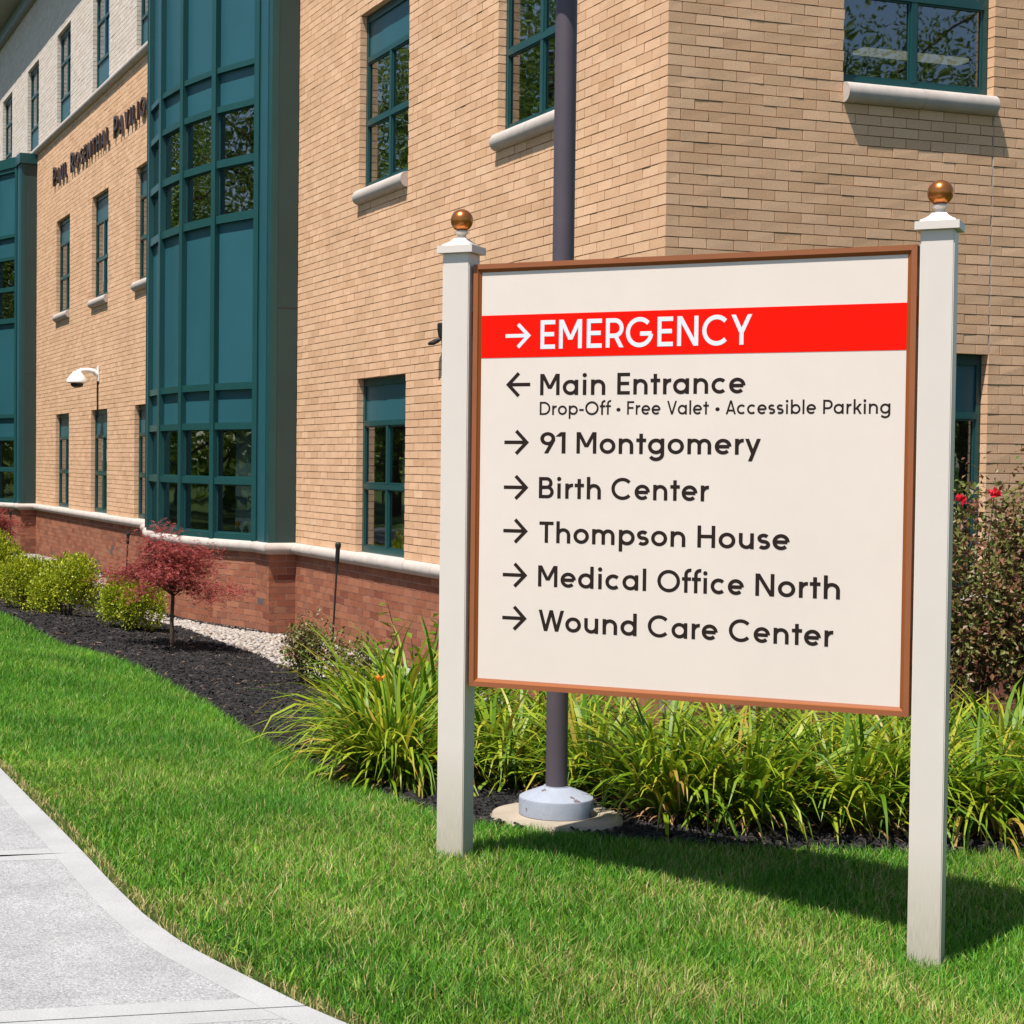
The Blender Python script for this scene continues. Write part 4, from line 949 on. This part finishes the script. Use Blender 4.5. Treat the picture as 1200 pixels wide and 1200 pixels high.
# daylilies -----------------------------------------------------------------
def lily_mesh(nl, L0, spread, rad, seed, dead=False):
    q = np.random.default_rng(seed); K = 7
    az = q.uniform(0, 6.283, nl); rr = rad*np.sqrt(q.random(nl)); ba = az+q.normal(0, .9, nl)
    base = np.stack([rr*np.cos(ba), rr*np.sin(ba), np.full(nl, -.02)], 1)
    Ln = L0*q.uniform(.55, 1.12, nl); e0 = R(86)-q.beta(1.3, 2.2, nl)*R(50)*spread; bend = q.uniform(.6, 2.2, nl)*spread
    if dead: e0 = R(60)-q.random(nl)*R(50); bend = q.uniform(1.2, 2.6, nl); Ln = Ln*.6
    pts = [base]; p = base.copy(); twist = q.normal(0, .25, nl)
    for k in range(1, K):
        f = (k-.5)/(K-1); e = e0-bend*f**1.8; a2 = az+twist*f
        p = p+np.stack([np.cos(e)*np.cos(a2), np.cos(e)*np.sin(a2), np.sin(e)], 1)*(Ln/(K-1))[:, None]; p[:, 2] = np.maximum(p[:, 2], .012+.03*q.random(nl)); pts.append(p.copy())
    cen = np.stack(pts, 1); sa = az+np.pi/2+q.normal(0, .35, nl); side = np.stack([np.cos(sa), np.sin(sa), q.normal(0, .2, nl)], 1); side = unit(side)
    prof = np.array([.8, 1, 1, .92, .75, .45, .04]); hw = (q.uniform(.0085, .0165, nl)*(.8 if dead else 1))[:, None]*prof[None]
    ti = np.clip(q.beta(1.5, 1.7, nl)*.78, 0, .8); ti[q.random(nl) < .05] = .88
    if dead: ti = q.random(nl)
    V, F, T = strips(cen, side, hw, ti)
    if not dead:                                                   # tips yellow and brown a little
        tipk = np.tile(np.repeat(np.array([0, 0, 0, 0, .0, .05, .16]), 2), nl); T = np.clip(T+tipk*q.random(nl).repeat(14)*1.2, 0, 1)
    return np_mesh('leaves', V, F, MT['dead'] if dead else MT['lily'], T, smooth=True)
LM = [lily_mesh(330, .86, 1.15, .15, s) for s in (1, 2, 3, 4)] + [lily_mesh(310, .84, 1.35, .14, s) for s in (5, 6)]
DM = [lily_mesh(190, .70, 1., .16, s, True) for s in (21, 22, 23)]
def flower(parent, h, ang, mat, n=6, size=.042, lean=.12, name='flower'):
    x, y = lean*math.cos(ang), lean*math.sin(ang)
    st = MB().tube([(0, 0, 0), (x*.4, y*.4, h*.6), (x, y, h)], [.005, .004, .003], 6).build('flower_stalk', MT['lily'], parent, tint=.2)
    q = np.random.default_rng(int(h*1e4)); a = np.arange(n)*2*np.pi/n+q.random()
    d = np.stack([np.cos(a)*.75, np.sin(a)*.75, np.full(n, .65)], 1); c = np.tile([[x, y, h]], (n, 1)).astype(float)
    nn = np.stack([-np.cos(a)*.65, -np.sin(a)*.65, np.full(n, .75)], 1)
    V, F, T = leaves(c, unit(d), unit(nn), np.full(n, size*1.6), np.full(n, size*.75), q.random(n), .12)
    link(name, np_mesh(name, V, F, mat, T, smooth=True), st)
def daylily(x, y, k, sc, rz, label, blooms=()):
    e = empty('daylily', (x, y, gz(x, y)), rz, label, 'daylily', 'daylily clumps in the mulch bed'); e.scale = (sc, sc, sc)
    link('leaves', LM[k % len(LM)], e); link('dead_leaves', DM[k % 3], e)
    for (h, an, mt) in blooms: flower(e, h, an, mt)
    return e
def at_depth(px, D):
    """ground point in direction of photo column px at level distance D"""
    X = (px-CXPX)/FPX*D; q = Vector((CAMP.x, CAMP.y, 0))+lev_r*X+lev_f*D; return q.x, q.y
LIL = [((456, 9.9), 0, .92, .3, 'arching daylily clump with an orange bloom at the left end of the row', [(.66, 3.6, MT['orange'])]),
       ((470, 9.75), 4, 1.0, 1.4, 'daylily clump leaning over the mulch just left of the left sign post', []),
       ((455, 11.3), 1, 1.2, 2.2, 'daylily clump behind the two leftmost front clumps, below the red brick base', []),
       ((500, 11.2), 2, 1.25, 4.0, 'daylily clump standing directly behind the left sign post', []),
       ((598, 9.9), 5, .95, .9, 'daylily clump between the left sign post and the grey light pole', []),
       ((575, 11.2), 3, 1.0, 2.9, 'daylily clump in the back row left of the light pole', []),
       ((700, 9.5), 1, .92, 5.2, 'daylily clump just right of the light pole under the sign', []),
       ((655, 10.8), 2, 1.0, 3.3, 'daylily clump in the back row behind the light pole', []),
       ((790, 8.80), 0, .92, 1.1, 'front daylily clump right of the concrete pole pad', []),
       ((760, 10.4), 4, 1.0, .2, 'daylily clump in the back row under the middle of the sign', []),
       ((880, 8.75), 3, .96, 2.4, 'front daylily clump below the middle of the sign', []),
       ((865, 10.3), 5, 1.0, 5.0, 'daylily clump in the back row right of the sign middle', []),
       ((1000, 8.8), 2, .95, 3.9, 'front daylily clump just left of the right sign post', []),
       ((965, 10.2), 0, 1.0, 1.9, 'daylily clump in the back row left of the right sign post', []),
       ((1085, 9.0), 1, .95, .5, 'daylily clump half hidden behind the right sign post', []),
       ((1075, 10.4), 3, 1.0, 4.4, 'daylily clump in the back row behind the right sign post', []),
       ((1165, 8.9), 4, .96, 5.9, 'front daylily clump right of the right sign post', []),
       ((1180, 10.3), 2, 1.02, 2.7, 'daylily clump below the rose bushes at the right edge', []),
       ((1260, 9.0), 0, .96, 3.0, 'daylily clump cut by the right edge of the picture', [])]
for (pp, k, s, rz, lab, bl) in LIL: daylily(*at_depth(*pp), k, s, rz, lab, bl)

# leafy shrubs --------------------------------------------------------------
def shrub_points(n, rx, ry, rz, q, lumps=14, shell=.55):
    """points in a lumpy mound: lobes spread over an ellipsoid"""
    lc = unit(q.normal(size=(lumps, 3))); lc[:, 2] = np.abs(lc[:, 2])*.9; lc = lc*np.array([rx, ry, rz])*.62+np.array([0, 0, rz*.42])
    k = q.integers(0, lumps, n); d = unit(q.normal(size=(n, 3))); rr = (shell+(1-shell)*q.random(n))
    p = lc[k]+d*rr[:, None]*np.array([rx, ry, rz])*q.uniform(.30, .48, lumps)[k][:, None]
    return p, d
def shrub_leafmesh(n, rx, ry, rz, ln, seed, mat, lumps=14, wr=.55, tlo=.0, thi=1.):
    q = np.random.default_rng(seed); p, d = shrub_points(n, rx, ry, rz, q, lumps); m = p[:, 2] > .02; p, d = p[m], d[m]; n = len(p)
    dd = unit(d+q.normal(0, .55, (n, 3))+np.array([0, 0, .35])); nn = unit(d+q.normal(0, .6, (n, 3)))
    L_ = ln*q.uniform(.6, 1.3, n); ti = np.clip(q.beta(2, 2, n)*(thi-tlo)+tlo, 0, 1)
    V, F, T = leaves(p, dd, nn, L_, L_*wr, ti); return np_mesh('foliage', V, F, mat, T)
def stems(n, rx, ry, rz, seed, r=.008, base=.06):
    q = np.random.default_rng(seed); mb = MB()
    for i in range(n):
        a = q.uniform(0, 6.283); e = q.uniform(.25, .95); b = (base*math.cos(a+q.normal()), base*math.sin(a+q.normal()), -.03)
        t = (rx*e*math.cos(a), ry*e*math.sin(a), rz*q.uniform(.55, 1.0)); m = ((b[0]+t[0])*.42, (b[1]+t[1])*.42, t[2]*.55)
        mb.tube([b, m, t], [r, r*.75, r*.4], 5)
    return mb
BX = [shrub_leafmesh(9000, .62, .62, .66, .048, s, MT['box'], 22, wr=.6) for s in (31, 32)]
def boxwood(px, D, k, s, rz, label, dark=0):
    x, y = at_depth(px, D); e = empty('golden_shrub', (x, y, gz(x, y)), rz, label, 'shrub', 'yellow-green shrubs in the mulch bed'); e.scale = s
    link('foliage', BX[k], e); stems(14, .4, .4, .5, 40+k, .010).build('stems', MT['bark'], e); return e
boxwood(157, 23.6, 0, (.82, .82, .98), .4, 'yellow-green shrub nearest the red maple trunk')
boxwood(78, 25.8, 1, (1.0, 1.0, 1.12), 1.7, 'large yellow-green shrub, second from the red maple')
boxwood(30, 28.0, 0, (.95, .95, 1.1), 3.2, 'yellow-green shrub at the left, third from the red maple')
boxwood(-8, 30.5, 1, (1.0, 1.0, 1.4), 4.4, 'tallest yellow-green shrub cut by the left edge of the picture')
# red lace-leaf maple ---------------------------------------------------------
def maple(px, D, label, sc=1., rz=0):
    x, y = at_depth(px, D); e = empty('japanese_maple', (x, y, gz(x, y)), rz, label, 'tree', 'red laceleaf maples'); e.scale = (sc, sc, sc)
    q = np.random.default_rng(77); tr = MB()
    tr.tube([(0, 0, -.05), (.01, 0, .35), (-.005, .01, .62), (.01, 0, .80)], [.028, .024, .022, .02], 10)
    tips = []
    for i in range(30):
        a = q.uniform(0, 6.283); rad = q.uniform(.25, .92); hz = .80+.52*(1-(rad/.95)**2)*q.uniform(.2, 1.05)+q.normal(0, .08)
        p0 = np.array([0, 0, .62+.16*q.random()]); p3 = np.array([rad*math.cos(a), rad*math.sin(a), hz]); p2 = p0*.45+p3*.55+np.array([0, 0, .10])
        tr.tube([p0, p0*.75+p3*.25+np.array([0, 0, .07]), p2, p3], [.011, .008, .005, .002], 5); tips += [p2*(1-f)+p3*f for f in (0.1, .45, .8, 1.0)]
    tr.build('trunk', MT['bark'], e, smooth=True)
    tips = np.array(tips); per = 50; n = len(tips)*per
    c = np.repeat(tips, per, 0)+q.normal(size=(n, 3))*np.array([.125, .125, .050]); c[:, 2] -= .10*np.hypot(c[:, 0], c[:, 1])**2*q.random(n)
    # each leaf is a fan of five thin lobes
    az = q.uniform(0, 6.283, n); Vs, Fs, Ts = [], [], []; tb = np.clip(q.beta(2, 2, n), 0, 1); off = 0
    for lo in (-1.1, -.5, 0, .5, 1.1):
        a = az+lo; d = unit(np.stack([np.cos(a), np.sin(a), q.normal(-.35, .3, n)], 1)); nn = unit(np.stack([q.normal(0, .4, n), q.normal(0, .4, n), np.ones(n)], 1))
        L_ = np.full(n, .058)*(1-.25*abs(lo))*q.uniform(.7, 1.25, n)
        V, F, T = leaves(c, d, nn, L_, L_*.17, tb); Vs.append(V); Fs.append(F+off); Ts.append(T); off += len(V)
    link('crown', np_mesh('crown', np.concatenate(Vs), np.concatenate(Fs), MT['maple'], np.concatenate(Ts)), e)
maple(203, 21.3, 'small red laceleaf maple with a thin trunk in front of the bay window', 1.04, 2.6)
maple(-26, 37.0, 'red laceleaf maple barely showing at the left edge by the far bay', 1.15, 2.)
# roses ---------------------------------------------------------------------
def rose(x, y, rx, rz_, n, seed, label, blooms, ln=.056, tlo=0., thi=1.):
    e = empty('rose_bush', (x, y, gz(x, y)), 0, label, 'bush', 'rose bushes near the wall')
    q = np.random.default_rng(seed)
    stems(26, rx*.95, rx*.95, rz_, seed, .009, .12).build('stems', MT['bark'], e)
    p, d = shrub_points(n, rx, rx, rz_, q, 26, .25); p[:, 2] *= 1.0
    m = p[:, 2] > .15; p, d = p[m], d[m]; n = len(p); dd = unit(d*.5+q.normal(0, .8, (n, 3))); nn = unit(q.normal(0, .6, (n, 3))+np.array([-.2, -.3, .6]))
    L_ = ln*q.uniform(.6, 1.3, n); hz = p[:, 2]/rz_; ti = np.clip(q.beta(1.5, 1.8, n)*(thi-tlo)+tlo, 0, 1)
    V, F, T = leaves(p, dd, nn, L_, L_*.62, ti); link('foliage', np_mesh('foliage', V, F, MT['rose'], T), e)
    for (bx, by, bz) in blooms:
        c = np.tile([[bx, by, bz]], (14, 1)).astype(float)+q.normal(0, .008, (14, 3)); d_ = unit(q.normal(size=(14, 3))+np.array([0, 0, .5])); V, F, T = leaves(c, d_, unit(q.normal(size=(14, 3))), np.full(14, .055), np.full(14, .05), q.random(14), .2)
        st = MB().tube([(bx*.6, by*.6, bz*.7), (bx, by, bz)], .004, 5).build('flower_stalk', MT['bark'], e); link('flower', np_mesh('flower', V, F, MT['redpetal'], T), st)
    return e
rose(*at_depth(1140, 14.2), .64, 1.76, 7000, 51, 'tall rose bush with red blooms between the right sign post and the brick wall', [(-.32, -.25, 1.98), (-.04, -.3, 2.02)], tlo=.2)
rose(*at_depth(1225, 14.0), .70, 1.78, 7000, 52, 'rose bush at the right edge of the picture before the brick wall', [], tlo=.25)
rose(*at_depth(1030, 13.6), .66, 1.1, 5000, 53, 'low bronze-leaved rose bush behind the daylilies near the right sign post', [], tlo=.3)
rose(*at_depth(372, 17.4), .42, .60, 2000, 54, 'small bronze-leaved rose bush at the end of the river stones', [], .045, .15, .95)
rose(*at_depth(425, 16.6), .34, .52, 1200, 55, 'small sparse rose bush in front of the red brick base', [], .045, .1, .9)
# a bright weed shooting up behind the daylilies
wx, wy = at_depth(492, 12.2); we = empty('leafy_weed', (wx, wy, gz(wx, wy)), 0, 'bright green leafy weed rising behind the daylilies left of the sign', 'weed')
q = np.random.default_rng(5); mb = MB(); pts = []
for i in range(7):
    a = q.uniform(0, 6.283); t = np.array([.22*math.cos(a), .22*math.sin(a), q.uniform(.75, 1.05)]); mb.tube([(0, 0, -.02), tuple(t*.5+np.array([0, 0, .08])), tuple(t)], [.006, .005, .002], 5); pts += [t*f for f in np.linspace(.55, 1, 9)]
mb.build('stems', MT['bark'], we); pts = np.array(pts); n = len(pts)
d = unit(np.stack([q.normal(size=n), q.normal(size=n), q.normal(.1, .3, n)], 1)); V, F, T = leaves(pts, d, np.tile([[0, 0, 1.]], (n, 1))+q.normal(0, .3, (n, 3)), np.full(n, .11), np.full(n, .05), q.random(n)); link('leaves', np_mesh('leaves', V, F, MT['weed'], T), we)
# broad weedy blades in the lawn edge
# trees across the drive: they stand in the window reflections -----------------------
def tree_meshes(seed, h, r):
    q = np.random.default_rng(seed); tr = MB(); tr.tube([(0, 0, -.2), (.05, 0, h*.22), (0, .08, h*.45), (0, 0, h*.78)], [.24, .19, .14, .05], 10); ends = []
    for i in range(36):
        a = q.uniform(0, 6.283); z0 = h*q.uniform(.10, .7); rr = r*q.uniform(.45, .95)*(1-.35*abs(z0/h-.5)); e = np.array([rr*math.cos(a), rr*math.sin(a), z0+h*q.uniform(.08, .26)])
        tr.tube([(0, 0, z0), tuple(e*.5+np.array([0, 0, z0*.5+.1])), tuple(e)], [.07, .045, .015], 6); ends += [e, e*.7+np.array([0, 0, z0*.3])]
    ends = np.array(ends+[np.array([0, 0, h*.85]), np.array([.3, .2, h*.8])]); n = 26000; k = q.integers(0, len(ends), n); d = unit(q.normal(size=(n, 3)))
    p = ends[k]+d*(r*.30*q.random(n)**.45)[:, None]*np.array([1, 1, .75]); L_ = q.uniform(.10, .20, n)
    V, F, T = leaves(p, unit(d+q.normal(0, .7, (n, 3))), unit(q.normal(size=(n, 3))+np.array([0, 0, .6])), L_, L_*.6, q.beta(2, 2, n))
    return tr, np_mesh('crown', V, F, MT['treeleaf'], T)
# drive across the sidewalk, seen only in the glass
rxs = np.linspace(-13.4, -9.6, 6); rys = np.arange(-60, 150, 2.5); RX, RY = np.meshgrid(rxs, rys, indexing='ij'); ri = np.arange(RX.size).reshape(RX.shape)
MT['asphalt'] = material('asphalt', [(.055, .055, .057)], .9, noise=(1.5, .15), fine=(80, .25))
tag(link('road', np_mesh('road', np.stack([RX, RY, ground(RX, RY)+.03], -1), np.stack([ri[:-1, :-1], ri[1:, :-1], ri[1:, 1:], ri[:-1, 1:]], -1).reshape(-1, 4), MT['asphalt'], smooth=True)), 'asphalt drive running beside the sidewalk', 'road', kind='structure')
TRS = [tree_meshes(61, 15.5, 5.6), tree_meshes(62, 12.5, 5.0)]
trunks = [t[0].build('trunk', MT['bark'], None, smooth=True) for t in TRS]
first = [True, True]
# unseen wood, added to hide pale horizon haze in the window reflections
q = np.random.default_rng(90); n = 26000
wa = np.stack([-48+q.normal(0, 2.2, n), q.uniform(-30, 200, n), np.zeros(n)], 1); wb = np.stack([q.uniform(-40, 110, n//2), -58+q.normal(0, 2.2, n//2), np.zeros(n//2)], 1)
wp = np.concatenate([wa, wb]); n = len(wp); al = wp[:, 0]+wp[:, 1]
wp[:, 2] = q.random(n)**.8*(8.5+2.2*np.sin(al*.21)+1.3*np.sin(al*.57+1))+.2
wL = q.uniform(.5, 1.0, n); V, F, T = leaves(wp, unit(q.normal(size=(n, 3))), unit(q.normal(size=(n, 3))+np.array([0, 0, .5])), wL, wL*.7, q.beta(2, 2, n))
tag(link('reflection_wood', np_mesh('reflection_wood', V, F, MT['treeleaf'], T)), 'unseen belt of trees added to fill the window reflections', 'woodland', kind='stuff')
TREES = [(-15.5, 34, 0, 1.0, 'shade tree across the sidewalk, mirrored in the near left windows'), (-16.5, 46, 1, 1.1, 'bushy tree across the sidewalk, mirrored beside the near window mullions'), (-20, 58, 0, 1.05, 'tree at the far end of the row across the sidewalk'),
         (-15, 84, 1, 1.1, 'far tree mirrored in the windows under the raised letters'), (-21, 27, 1, 1.0, 'tree mirrored in the rightmost panes of the bay'), (-25, 37, 0, 1.0, 'tree mirrored in the second column of bay panes'), (-32, 24, 0, 1.1, 'tall tree in the second row nearest the bay'),
         (-33, 46, 1, 1.2, 'broad tree in the second row far from the bay'), (-27, 12, 1, .9, 'small tree at the near end of the row across the sidewalk'),
         (-25, 53, 0, 1.65, 'towering tree mirrored in the upper window behind the light pole'), (-25, 71, 1, 1.9, 'towering tree mirrored in the upper window left of the sign'), (-33, 64, 0, 1.6, 'towering tree in the back row across the sidewalk'), (-40, 36, 0, 1.6, 'towering tree mirrored in the upper bay panes'),
         (18, -23, 0, .95, 'tree across the drive mirrored in the right upper window'), (28, -29, 1, 1.2, 'broad tree across the drive to the far right'), (12, -35, 0, 1.0, 'tree across the drive behind the camera'), (31, -16, 1, 1.0, 'tree beside the drive right of the building corner')]
for i, (x, y, k, s, lab) in enumerate(TREES):
    e = empty('shade_tree', (x, y, gz(x, y)), i*1.3, lab, 'tree', 'shade trees across the drive'); e.scale = (s, s, s)
    if first[k]: o = trunks[k]; o.parent = e; first[k] = False
    else: o = link('trunk', trunks[k].data, e)
    link('crown', TRS[k][1], e)
